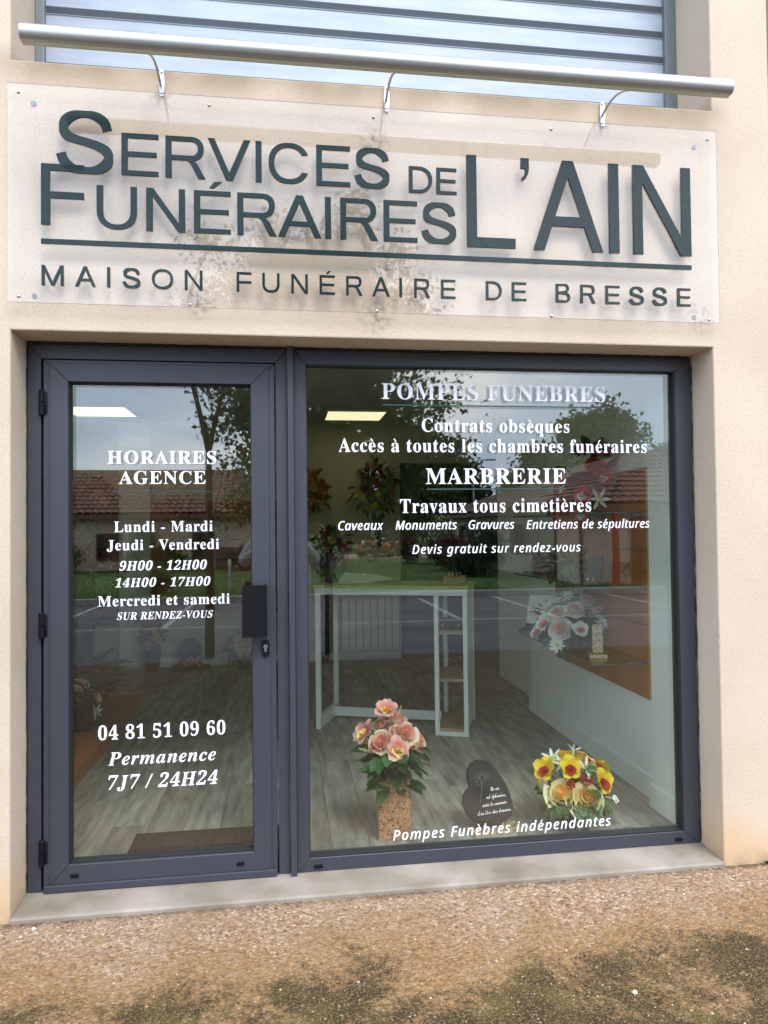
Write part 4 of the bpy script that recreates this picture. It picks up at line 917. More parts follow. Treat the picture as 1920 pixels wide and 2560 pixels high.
# pink bouquet in the square granite vase
v = thing('granite_vase', 'square pink granite vase with a round mouth in the front window', 'vase', (1.585, .505, FZ))
def vase():
    n = 64
    def sq(h, k=.045):
        pts = []
        for q in range(n):
            a = 2 * math.pi * q / n + math.pi / n; c, s = math.cos(a), math.sin(a); p = 16.
            r = h / (abs(c) ** p + abs(s) ** p) ** (1 / p); pts.append((r * c, r * s))
        return pts
    rows = [(sq(.078), 0), (sq(.081), .003), (sq(.081), .275), (sq(.078), .283)]
    rows += [([(.062 * math.cos(2 * math.pi * q / n + math.pi / n), .062 * math.sin(2 * math.pi * q / n + math.pi / n)) for q in range(n)], .284), ([(.058 * math.cos(2 * math.pi * q / n + math.pi / n), .058 * math.sin(2 * math.pi * q / n + math.pi / n)) for q in range(n)], .272), ([(.056 * math.cos(2 * math.pi * q / n), .056 * math.sin(2 * math.pi * q / n)) for q in range(n)], .15)]
    vs = [(x, y, z) for r, z in rows for x, y in r]; fs = [(i * n + k, i * n + (k + 1) % n, (i + 1) * n + (k + 1) % n, (i + 1) * n + k) for i in range(len(rows) - 1) for k in range(n)]
    fs += [tuple(range(n - 1, -1, -1)), tuple((len(rows) - 1) * n + k for k in range(n))]
    m = MB(); m.add(vs, fs); return smooth_by_angle(m.build('body', mt['vase_granite'], v), 16)
vase().rotation_euler = (0, 0, R_(-4))
bq = thing('pink_bouquet', 'bouquet of pink silk roses and orchids with green leaves in the granite vase', 'flowers', (1.585, .505, FZ + .16))
F = [('orch_pink', (-.025, .02, .43), (-.2, -.6, .9), .070), ('rose_pink', (.065, -.055, .35), (.25, -.6, .6), .056), ('rose_pink', (-.065, -.07, .315), (-.25, -.7, .6), .054), ('orch_pink', (.005, -.115, .28), (0, -1, .5), .070),
     ('rose_pink', (.135, -.01, .295), (.7, -.4, .5), .056), ('rose_pink', (-.055, .03, .375), (-.2, -.3, .9), .042), ('orch_pink', (-.125, -.01, .335), (-.8, -.3, .5), .072), ('bud_pink', (.015, -.045, .35), (0, -.6, .8), .040), ('rose_pink', (.05, .07, .38), (.2, .3, .9), .055), ('bud_pink', (.03, .0, .405), (.2, -.3, .9), .040), ('bud_pink', (-.10, -.06, .285), (-.6, -.7, .4), .034), ('bud_pink', (.10, -.05, .285), (.5, -.8, .4), .034), ('rose_pink', (.0, .05, .40), (0, .1, 1), .05)]
for k, p, d, s in F: put(bq, k, p, d, s)
stems(bq, (0, 0, -.05), [f[1] for f in F])
random.seed(11)
for i in range(46):
    a = random.uniform(-math.pi, math.pi); h = random.uniform(.09, .27); r = random.uniform(.03, .07) * (1 + h)
    put(bq, random.choice(['leaf', 'leaf_wide', 'leaf_dark']), (r * math.cos(a), r * math.sin(a), h), (math.cos(a), math.sin(a), random.uniform(-.25, .45)), random.uniform(.085, .125), random.uniform(-.5, .5))
for i in range(26):
    a = random.uniform(-3.3, .2); h = random.uniform(.14, .27); r = random.uniform(.07, .115); put(bq, random.choice(['leaf', 'leaf_wide', 'leaf_dark']), (r * math.cos(a), r * math.sin(a), h), (math.cos(a), math.sin(a), random.uniform(-.3, .4)), random.uniform(.08, .115), random.uniform(-.5, .5))
for p, d, s in (((-.11, -.04, .26), (-1, -.3, .25), .07), ((.08, -.06, .29), (.8, -.6, .1), .07), ((.03, .02, .41), (.4, 0, .8), .05)): put(bq, 'sprig_cream', p, d, s)

# heart plaque
hp = thing('heart_plaque', 'tilted dark slate heart plaque with engraved flower on a granite foot', 'plaque', (2.052, .455, FZ), R_(12))
m = MB(); m.box(-.105, .145, -.062, .062, 0, .020, .002); m.build('foot', mt['sandstone'], hp)
def heart_pts():
    pts = []
    for i in range(64):
        t = 2 * math.pi * i / 64; x = 16 * math.sin(t) ** 3; y = 13 * math.cos(t) - 3.8 * math.cos(2 * t) - 2 * math.cos(3 * t) - math.cos(4 * t); pts.append((x / 16, y / 16))
    return pts
HS = .150; HA = R_(54)
HP = [(x * HS * math.cos(HA) - y * HS * math.sin(HA), x * HS * math.sin(HA) + y * HS * math.cos(HA)) for x, y in heart_pts()]
OUT = [(400, 812), (300, 790), (235, 730), (190, 665), (168, 590), (178, 535), (203, 494), (238, 468), (231, 420), (228, 370), (240, 322), (272, 282), (320, 260), (368, 258), (420, 282), (470, 332), (520, 408), (556, 482), (581, 560), (595, 640), (594, 700), (572, 742), (520, 778), (462, 802)]
HP = [((x - 381) / 427 * .268, (812 - y) / 552 * .318) for x, y in OUT]; zmin = min(p[1] for p in HP)
hb = MB(); hb.prism([(x, y - zmin) for x, y in HP], -.011, .011); hbo = hb.build('heart', mt['slate'], hp)
TI = R_(-13); hbo.location = (.0, -.012, .024); hbo.rotation_euler = (TI, 0, 0)
bmh = bmesh.new(); bmh.from_mesh(hbo.data); bmesh.ops.bevel(bmh, geom=[e for e in bmh.edges if e.calc_face_angle(0) > 1.], offset=.004, segments=2, affect='EDGES'); bmh.to_mesh(hbo.data); bmh.free()
mvin = mt['vinyl']
for i, (t, xa, xb, zz) in enumerate((('La vie', .018, .068, .168), ('est éphémère,', -.008, .098, .134), ('mais le souvenir', -.034, .098, .100), ("d'un être cher demeure.", -.064, .120, .064))):
    serif_line(t, 'bs', xa, xb, zz, .019, -.0118, mvin, hbo, shear=0, name='inscription', th=.0003, bold=.02)
m = MB(); m.tube([(-.044, -.0122, .12), (-.032, -.0124, .165), (-.022, -.0122, .215)], .0014, 5)
for k in range(16):
    a = k * .72; r = .012 + .0022 * k; c = Vector((-.016 + r * math.cos(a), -.0122, .238 + r * .6 * math.sin(a)))
    m.tube([c + Vector((.006 * math.cos(q), 0, .006 * math.sin(q))) for q in (0, 1.5, 3, 4.5, 6)], .0011, 4)
m.build('engraved_flower', mt['rail'], hbo)
for x in (-.045, .06, .12):
    m = MB(); m.tube([(x, -.035, .020), (x, -.035, .038), (x, -.030, .046)], [.006, .0045, .002], 8); m.build('brass_pin', mt['brass'], hp)

# yellow arrangement
yp = thing('yellow_flower_pot', 'round pot of yellow, red and cream silk flowers at the right of the window', 'flower pot', (2.505, .49, FZ))
m = MB(); m.lathe([(0, .002), (.080, .002), (.083, 0), (.088, .004), (.112, .105), (.116, .108), (.116, .118), (.108, .118), (.10, .06), (0, .055)], n=32); m.build('pot', mt['pot'], yp, True)
Y = [('rose_cream', (-.10, -.105, .195), (-.35, -.8, .6), .078), ('rose_cream', (.01, -.135, .175), (.05, -.8, .65), .090), ('orch_yellow', (-.15, -.02, .275), (-.6, -.55, .5), .068), ('orch_yellow', (-.04, -.045, .285), (-.1, -.8, .5), .068), ('orch_yellow', (.115, -.06, .215), (.4, -.8, .35), .070),
     ('rose_yellow', (.165, -.01, .19), (.8, -.4, .4), .058), ('rose_yellow', (-.03, .02, .325), (0, -.3, .9), .06), ('lily_white', (-.10, .02, .315), (-.4, -.4, .8), .062), ('lily_white', (.055, -.02, .275), (.3, -.6, .7), .062), ('pom_green', (.075, -.03, .265), (.4, -.7, .6), .034),
     ('lily_white', (.03, .06, .335), (.3, 0, .9), .055), ('rose_cream', (.105, .05, .29), (.5, .1, .8), .06), ('orch_yellow', (.16, .06, .24), (.8, .2, .6), .06), ('rose_yellow', (-.12, .09, .25), (-.6, .5, .6), .06), ('orch_yellow', (.02, .13, .27), (0, .7, .7), .065), ('rose_cream', (-.16, .05, .2), (-.9, .3, .3), .055), ('pom_green', (-.04, -.01, .30), (-.2, -.5, .8), .025),
     ('rose_red', (.045, -.075, .235), (.2, -.8, .6), .030), ('rose_red', (-.055, -.10, .225), (-.1, -.9, .4), .022), ('rose_red', (.15, .02, .265), (.6, -.3, .7), .036), ('rose_yellow', (.06, .04, .315), (.2, -.3, .9), .05), ('rose_red', (.09, .02, .30), (.4, -.4, .8), .034), ('lily_white', (-.07, -.02, .30), (-.3, -.7, .7), .05)]
for k, p, d, s in Y: put(yp, k, p, d, s)
stems(yp, (0, 0, .06), [f[1] for f in Y])
random.seed(5)
for i in range(52):
    a = random.uniform(-math.pi, math.pi); r = random.uniform(.06, .12); h = random.uniform(.10, .2)
    put(yp, random.choice(['leaf', 'leaf_wide', 'leaf']), (r * math.cos(a), r * math.sin(a), h), (math.cos(a), math.sin(a), random.uniform(-.7, .2)), random.uniform(.08, .115), random.uniform(-.5, .5))
for i in range(26):
    a = random.uniform(-3.0, .0); put(yp, random.choice(['leaf', 'leaf_wide']), (.12 * math.cos(a), .12 * math.sin(a), random.uniform(.105, .16)), (math.cos(a), math.sin(a), random.uniform(-.9, -.1)), random.uniform(.075, .11), random.uniform(-.5, .5))
for p, d in (((-.05, -.09, .14), (-.3, -.9, .1)), ((.05, -.11, .13), (.3, -.8, -.3)), ((.04, -.04, .23), (.1, -.8, .3)), ((.13, -.08, .15), (.5, -.8, 0)), ((.0, .0, .34), (.1, 0, 1))): put(yp, 'sprig_white', p, d, .055)
m = MB(); m.prism([(-.012, -.02), (.012, -.02), (.012, .012), (0, .022), (-.012, .012)], -.0006, .0006); tg = m.build('price_tag', mt['tag_white'], yp); tg.location = (.185, -.075, .135); tg.rotation_euler = (R_(-25), R_(-25), R_(20))
m = MB()
for i in range(6): m.box(-.006 + i * .002, -.0052 + i * .002, -.001, -.0007, -.014, -.004)
bc = m.build('printed_bars', mt['black'], yp); bc.location = tg.location; bc.rotation_euler = tg.rotation_euler

# ------------------------------------------------------------------ wreaths and arrangements deeper in the shop
def arrangement(name, label, cat, loc, kinds, n, rad, norm=(0, -1, 0), flat=.35, seed=0, leaves=24, fs=(.045, .07), leafk=('leaf_dark',), lsize=(.09, .14), tail=None, ring=0., pot=None, group=None):
    t = thing(name, label, cat, loc, 0, group); rnd = random.Random(seed); nn = Vector(norm).normalized()
    a1 = nn.orthogonal().normalized(); a2 = nn.cross(a1)
    if abs(nn.z) < .3: a2 = Vector((0, 0, 1)); a1 = a2.cross(nn)
    R3 = rad if hasattr(rad, '__len__') else (rad, rad)
    pts = []
    m = MB(); m.lathe([(0, .2), (.7, .18), (.85, 0), (.7, -.05), (0, -.06)], n=14); co = m.build('moss_cushion', mt['leaf_dark'], t, True)
    q = nn.to_track_quat('Z', 'Y'); co.rotation_euler = q.to_euler(); co.scale = (R3[0] * .8, R3[1] * .8, max(R3) * .8)
    for i in range(n):
        for _ in range(30):
            r = math.sqrt(ring + (1 - ring) * rnd.random()); th = rnd.random() * 6.283; p = a1 * (r * math.cos(th) * R3[0]) + a2 * (r * math.sin(th) * R3[1]) + nn * (flat * max(R3) * (1 - r * r) + .03)
            if all((p - x).length > .62 * (fs[0] + fs[1]) for x in pts): break
        pts.append(p); d = nn + (a1 * math.cos(th) + a2 * math.sin(th)) * r * .9
        put(t, rnd.choice(kinds), p, d, rnd.uniform(*fs))
    for i in range(leaves):
        th = rnd.random() * 6.283; r = rnd.uniform(.55, 1); p = a1 * (r * math.cos(th) * R3[0]) + a2 * (r * math.sin(th) * R3[1]) + nn * .02
        put(t, rnd.choice(leafk), p, (a1 * math.cos(th) + a2 * math.sin(th)) + nn * rnd.uniform(-.1, .6), rnd.uniform(*lsize), rnd.uniform(-.6, .6))
    return t
W1 = arrangement('funeral_wreath', 'wreath of amber and wine coloured flowers hanging on the beige back wall', 'wreath', (2.10, 5.13, 1.985), ('rose_amber', 'rose_amber', 'rose_wine', 'rose_orange', 'daisy_yellow', 'daisy_wine', 'pom_green'), 26, (.26, .29), seed=3, leaves=34, fs=(.04, .06))
for k in range(10): put(W1, 'leaf_dark', (random.uniform(-.05, .05), -.03, -.30 - k * .03), (random.uniform(-.5, .5), -.4, -1), .12)
arrangement('funeral_wreath', 'round orange flower wreath half hidden by the window frame', 'wreath', (1.36, 5.13, 1.96), ('rose_orange', 'rose_orange', 'pom_orange', 'rose_amber', 'rose_pink'), 24, .2, seed=8, leaves=22, fs=(.045, .06))
ls = arrangement('flower_spray', 'red and lime flower spray on a dark stand against the back wall', 'flowers', (1.60, 5.10, 1.38), ('rose_red', 'rose_red', 'daisy_yellow', 'daisy_white', 'pom_green'), 16, (.17, .14), seed=12, leaves=26, fs=(.04, .06))
m = MB(); m.box(-.14, -.05, -.03, .03, -1.345, .02, .004); m.build('stand', mt['black'], ls)
m = MB(); m.box(-.19, 0, -.10, .085, -1.35, -1.3355, .004); m.build('stand_foot', mt['black'], ls)
m = MB(); m.box(-.06, -.015, -.085, -.083, .02, .06); m.build('price_tag', mt['tag_white'], ls)
# right-hand wall shelves
def pot_under(t, r, h, mat='pot_black', off=(0, 0)):
    m = MB(); m.lathe([(0, -h), (r * .78, -h), (r, 0), (r * .9, 0), (0, -.01)], (off[0], off[1], 0), 20); return m.build('pot', mt[mat], t, True)
t = arrangement('flower_pot', 'white and pink flower arrangement on the lowest glass shelf', 'flower pot', (2.865, 1.36, .90), ('rose_whitepink', 'rose_whitepink', 'orch_white', 'daisy_white', 'lily_white', 'rose_whitepink'), 20, (.23, .2), norm=(-.38, -.42, .82), flat=.75, seed=21, leaves=46, fs=(.055, .075), leafk=('leaf', 'leaf_dark'), lsize=(.08, .12)); pot_under(t, .09, .1205)
t = arrangement('flower_pot', 'red rose and white lily arrangement on the top glass shelf', 'flower pot', (2.87, 1.12, 1.755), ('rose_red', 'rose_red', 'orch_red', 'lily_white', 'rose_red'), 16, (.30, .17), norm=(-.5, -.6, .6), flat=.5, seed=23, leaves=24, fs=(.055, .075)); pot_under(t, .085, .1565)
t = arrangement('dark_shrub_pot', 'small dark evergreen arrangement on the middle glass shelf', 'plant', (2.86, 1.44, 1.255), ('pom_green', 'daisy_wine'), 5, (.12, .10), norm=(-.4, -.4, .8), flat=.7, seed=25, leaves=44, fs=(.02, .03), lsize=(.06, .1)); pot_under(t, .07, .0625)
# tree-motif plaque
t = thing('tree_plaque', 'white plaque with a black tree silhouette on the lowest glass shelf', 'plaque', (2.84, 1.80, .7785), R_(-52))
m = MB(); m.box(-.17, .17, -.06, .06, 0, .03, .003); m.build('foot', mt['slate'], t)
m = MB(); m.box(-.15, .15, -.012, .0, 0, .235, .002); bo = m.build('board', mt['tag_white'], t); bo.location = (0, .02, .031); bo.rotation_euler = (R_(-14), 0, R_(0))
m = MB(); rnd = random.Random(2); Yt = -.0135
m.tube([(0, Yt, .002), (.004, Yt, .06), (0, Yt, .11)], [.009, .006, .004], 5)
for i in range(46):
    a = rnd.uniform(.1, 3.04); r = rnd.uniform(.02, .09); c = Vector((r * math.cos(a), Yt, .105 + r * math.sin(a) * 1.1)); d = Vector((math.cos(a + rnd.uniform(-.6, .6)), 0, math.sin(a))) * .014; s = Vector((-d.z, 0, d.x)) * .35
    m.add([c - d, c + s, c + d, c - s], [(0, 1, 2, 3)])
    if i % 4 == 0: m.tube([(0, Yt, .08), (c.x * .5, Yt, .1), c], .0018, 4)
o = m.build('tree_silhouette', mt['black'], bo, fix=False)
m = MB(); m.box(-.15, .15, -.0135, -.0125, .001, .03); m.build('dark_band', mt['black'], bo)
# small leaning plaques
for nm, lb_, loc, rz, mat_, sz in (('small_plaque', 'narrow beige stone plaque standing on the lowest glass shelf', (2.83, .90, .7785), R_(-20), 'sandstone', (.028, .165)), ('small_plaque', 'narrow dark plaque leaning on the middle glass shelf', (2.83, .94, 1.1915), R_(-60), 'slate', (.05, .15)), ('small_plaque', 'grey tombstone shaped plaque on the middle glass shelf', (2.84, 1.80, 1.1915), R_(-50), 'grey_granite', (.11, .15))):
    t = thing(nm, lb_, 'plaque', loc, rz)
    m = MB(); m.box(-sz[0] - .02, sz[0] + .02, -.05, .05, 0, .018, .002); m.build('foot', mt['sandstone' if mat_ == 'sandstone' else 'slate'], t)
    m = MB(); m.prism([(-sz[0], 0), (sz[0], 0)] + [(sz[0] * math.cos(a), sz[1] - sz[0] * .5 + sz[0] * .5 * math.sin(a)) for a in [math.pi * i / 8 for i in range(9)]], -.01, .01)
    o = m.build('slab', mt[mat_], t); o.location = (0, .005, .019); o.rotation_euler = (R_(-12), 0, 0)
    for x in (-.02, .02): m = MB(); m.tube([(x, -.03, .018), (x, -.03, .034)], .005, 6); m.build('brass_pin', mt['brass'], t)
# back-wall shelf contents and floor vases
for i, (x, q, kinds, lab, s) in enumerate(((-.02, 1.74, ('rose_orange', 'daisy_yellow', 'orch_red'), 'orange and red flower pot on the top shelf of the back display', .15), (.30, 1.50, ('pom_green', 'daisy_white'), 'dark green plant on the second shelf of the back display', .11), (.0, 1.29, ('daisy_yellow', 'pom_green'), 'yellow green bouquet in the middle of the back display', .13))):
    z0 = {1.74: 1.637, 1.5: 1.424, 1.29: 1.209}[q]
    t = arrangement('flower_pot', lab, 'flower pot', (x, 5.07, q), kinds, 12, s, norm=(0, -.8, .5), seed=40 + i, leaves=20, fs=(.035, .05)); pot_under(t, .05, q - z0 - .001)
bv = thing('tall_vase_bouquet', 'red and yellow bouquet in a tall black vase on the floor at the back', 'flowers', (-.335, 4.95, FZ))
m = MB(); m.lathe([(0, .002), (.055, .002), (.075, .02), (.085, .20), (.08, .26), (.07, .26), (0, .2)], n=20); m.build('vase', mt['pot_black'], bv, True)
rnd = random.Random(6)
for i in range(22):
    a = rnd.random() * 6.28; r = rnd.uniform(.02, .15); p = (r * math.cos(a), r * math.sin(a) * .6 - .03, .30 + rnd.uniform(0, .26)); put(bv, rnd.choice(['rose_red', 'rose_orange', 'daisy_yellow', 'rose_amber', 'rose_yellow']), p, (math.cos(a) * .6, -.8, .5), rnd.uniform(.04, .06))
for i in range(26):
    a = rnd.random() * 6.28; put(bv, 'leaf_dark', (.05 * math.cos(a), .05 * math.sin(a), .27 + rnd.random() * .15), (math.cos(a), math.sin(a) - .3, .5), .13)
stems(bv, (0, 0, .1), [(rnd.uniform(-.1, .1), rnd.uniform(-.08, .05), .45) for i in range(8)])
fp = thing('rounded_tombstone_plaque', 'dark rounded memorial plaque with flowers on the floor at the back', 'plaque', (.05, 5.0, FZ))
m = MB(); m.box(-.2, .2, -.11, .10, 0, .03, .003); m.build('foot', mt['slate'], fp)
m = MB(); m.prism([(-.12, 0), (.12, 0)] + [(.12 * math.cos(a), .17 + .13 * math.sin(a)) for a in [math.pi * i / 12 for i in range(13)]], -.02, .02); o = m.build('slab', mt['slate'], fp); o.location = (0, .03, .0305)
for i in range(7): put(fp, random.choice(['rose_whitepink', 'daisy_yellow', 'rose_pink']), (-.04 + i * .025, -.05 - .01 * (i % 2), .07 + .02 * (i % 3)), (0, -.7, .6), .03)
t = arrangement('flower_pot', 'cream rose pot on the floor beside the door edge at the back', 'flower pot', (.62, 4.95, .27), ('rose_cream', 'rose_pink', 'rose_whitepink'), 12, .15, norm=(0, -.7, .7), seed=51, leaves=26, fs=(.045, .06)); pot_under(t, .09, .2395)
# left wall: low plinth, planters, leafy arrangements
t = thing('display_plinth', 'low reddish wooden display plinth along the left wall', 'plinth', (0, 0, FZ))
m = MB(); m.box(-.95, -.13, 1.33, 3.3, .085, .118, .003); m.build('top_board', mt['orange_wood'], t)
m = MB(); m.box(-.95, -.15, 1.35, 3.28, 0, .0845); m.build('base', mt['orange_wood'], t)
PT = FZ + .1185
for nm, lab, y, x, s, kinds, sd, h in (('planter', 'black planter of pink and plum flowers on the low plinth', 2.35, -.42, .20, ('rose_pink', 'rose_wine', 'orch_pink', 'lily_white'), 61, .17), ('planter', 'black planter of ferns at the far end of the low plinth', 3.0, -.52, .17, ('daisy_wine', 'rose_wine'), 62, .2)):
    t = arrangement(nm, lab, 'planter', (x, y, PT + h), kinds, 12, (s, s * .8), norm=(.5, -.5, .7), flat=.5, seed=sd, leaves=20, fs=(.045, .065))
    m = MB(); m.box(-.14, .14, -.16, .16, -h, 0, .006); m.build('pot', mt['pot_black'], t)
    rnd = random.Random(sd)
    for i in range(9):
        a = rnd.uniform(-2.2, 1.2); put(t, 'frond', (.04 * math.cos(a), .04 * math.sin(a), .05), (math.cos(a), math.sin(a), rnd.uniform(.2, 1.1)), rnd.uniform(.28, .42))
t = thing('memorial_frame', 'grey granite memorial frame lying on the low plinth', 'plaque', (-.42, 1.62, PT), R_(10))
for b in ((-.16, .16, -.12, -.08, 0, .03), (-.16, .16, .08, .12, 0, .03), (-.16, -.12, -.0795, .0795, 0, .03), (.12, .16, -.0795, .0795, 0, .03)): m = MB(); m.box(*b, .002); m.build('border', mt['grey_granite'], t)
m = MB(); m.tube([(.05, 0, .0), (.05, 0, .05), (.08, .02, .07), (.10, .02, .03)], .006, 6); m.build('brass_cross', mt['brass'], t)
for lab, loc, z0, kinds, sd, s in (('orange and peach flower pot on the top shelf at the far left', (-.96, 5.04, 1.90), 1.7205, ('rose_orange', 'rose_amber', 'rose_pink'), 71, .20), ('dark red flower pot with leaves on a shelf at the far left', (-1.05, 5.04, 1.27), 1.1205, ('rose_red',), 72, .13), ('white lily pot with dark leaves on the lowest far left shelf', (-.86, 5.04, 1.03), .8605, ('lily_white', 'daisy_white'), 73, .15), ('lime green leafy pot on the second far left shelf', (-1.06, 5.04, 1.52), 1.3805, ('pom_green', 'daisy_yellow'), 74, .11)):
    t = arrangement('flower_pot', lab, 'flower pot', loc, kinds, 10, s, norm=(.3, -.85, .35), seed=sd, leaves=24, fs=(.05, .08)); pot_under(t, .06, loc[2] - z0)
    if sd == 73:
        for i in range(8): a = random.uniform(-2.5, .2); put(t, 'frond', (0, -.03, 0), (math.cos(a), math.sin(a) - .3, random.uniform(.2, .9)), .3)
t = arrangement('fern_planter', 'tall black planter of fern fronds on the floor at the far left', 'planter', (-.98, 4.6, .58), ('daisy_wine', 'rose_pink'), 5, .13, norm=(.2, -.6, .8), seed=75, leaves=12, fs=(.04, .05))
m = MB(); m.lathe([(0, -.549), (.11, -.549), (.15, -.02), (.16, 0), (.14, 0), (0, -.03)], n=20); m.build('pot', mt['pot_black'], t, True)
for i in range(22): a = random.uniform(-3.1, 3.1); put(t, 'frond', (0, 0, 0), (math.cos(a), math.sin(a), random.uniform(.1, 1.4)), random.uniform(.35, .5))

# ------------------------------------------------------------------ the street behind the camera (seen in the glass)
def crown_mesh(center, rad, ncl, nl, ls, spread, mat, seed, shell=.45, zmin=None, extra=None):
    rnd = random.Random(seed); mb = MB(); cl = []; V = []; Fc = []; MI = []
    c = Vector(center); r = Vector(rad)
    while len(cl) < ncl:
        p = Vector((rnd.uniform(-1, 1), rnd.uniform(-1, 1), rnd.uniform(-1, 1)))
        L = p.length
        if L > 1 or L < shell * rnd.random() ** .5: continue
        lump = .8 + .25 * math.sin(p.x * 5 + seed) * math.cos(p.z * 4 + seed * 2) + .1 * math.sin(p.y * 9)
        q = c + Vector((p.x * r.x, p.y * r.y, p.z * r.z)) * lump
        if zmin is not None and q.z < zmin: continue
        cl.append(q)
    for q in cl:
        k = int(nl * rnd.uniform(.5, 1.4)); sp = spread * rnd.uniform(.6, 1.3)
        for i in range(k):
            p = q + Vector((rnd.gauss(0, sp), rnd.gauss(0, sp), rnd.gauss(0, sp * .7)))
            d = Vector((rnd.gauss(0, 1), rnd.gauss(0, 1), rnd.gauss(-.25, .7))).normalized(); s = d.cross(Vector((rnd.gauss(0, 1), rnd.gauss(0, 1), rnd.gauss(0, 1)))).normalized()
            L = ls * rnd.uniform(.65, 1.3); w = L * .33; o = len(V)
            n_ = d.cross(s) * (.12 * L)
            V += [p, p + d * L * .45 + s * w + n_, p + d * L, p + d * L * .45 - s * w + n_]; Fc.append((o, o + 1, o + 2, o + 3))
            MI.append(0 if (extra is None or rnd.random() > extra[0]) else 1)
    mb.v = [tuple(v) for v in V]; mb.f = Fc; mb.mi = MI
    return mb.mesh('crown', [mat] if extra is None else [mat, extra[1]]), cl
def tree(name, label, loc, trunk, r0, center, rad, ncl, nl, ls, spread, mat, seed, zmin=None, group=None, limbs=10, extra=None, cat='tree', forks=()):
    t = thing(name, label, cat, loc, 0, group); rnd = random.Random(seed)
    me, cl = crown_mesh(center, rad, ncl, nl, ls, spread, mat, seed, zmin=zmin, extra=extra); link('crown', me, t)
    m = MB(); n = len(trunk); m.tube(trunk, [r0 * (1 - .45 * i / max(1, n - 1)) for i in range(n)], 10)
    for f in forks: m.tube(f, [r0 * .62 * (1 - .5 * i / (len(f) - 1)) for i in range(len(f))], 8)
    top = Vector(trunk[-1]); starts = [top] + [Vector(f[-1]) for f in forks]
    for q in rnd.sample(cl, min(limbs, len(cl))):
        s = min(starts, key=lambda a: (a - q).length); mid = (s + q) / 2 + Vector((0, 0, .08 * (q - s).length)); m.tube([s, mid, q], [r0 * .35, r0 * .22, r0 * .08], 6)
    m.build('trunk', mt['bark'], t, True); return t
tree('street_tree', 'slender forked street tree on the pavement edge reflected in the door', (.17, -5.4, 0), [(0, 0, 0), (.005, 0, 1.0), (0, .01, 1.9), (.0, 0, 2.5)], .062, (.55, -.1, 3.75), (.95, .95, 1.35), 120, 60, .075, .15, mt['foliage'], 5, zmin=2.15,
     forks=[[(0, 0, 2.48), (-.07, 0, 2.8), (-.19, 0, 3.3), (-.24, 0, 3.9)], [(0, 0, 2.48), (.05, 0, 2.72), (.12, 0, 3.0), (.3, 0, 3.7)]], limbs=16)
tree('street_tree', 'broad leafy street tree reflected across the left of the window', (1.60, -5.45, 0), [(0, 0, 0), (.0, 0, .8), (.01, .01, 1.5), (.03, 0, 2.2), (0, 0, 2.9)], .060, (.02, -.1, 3.35), (1.5, 1.25, 2.45), 460, 84, .075, .18, mt['foliage'], 9, zmin=1.35, limbs=34)
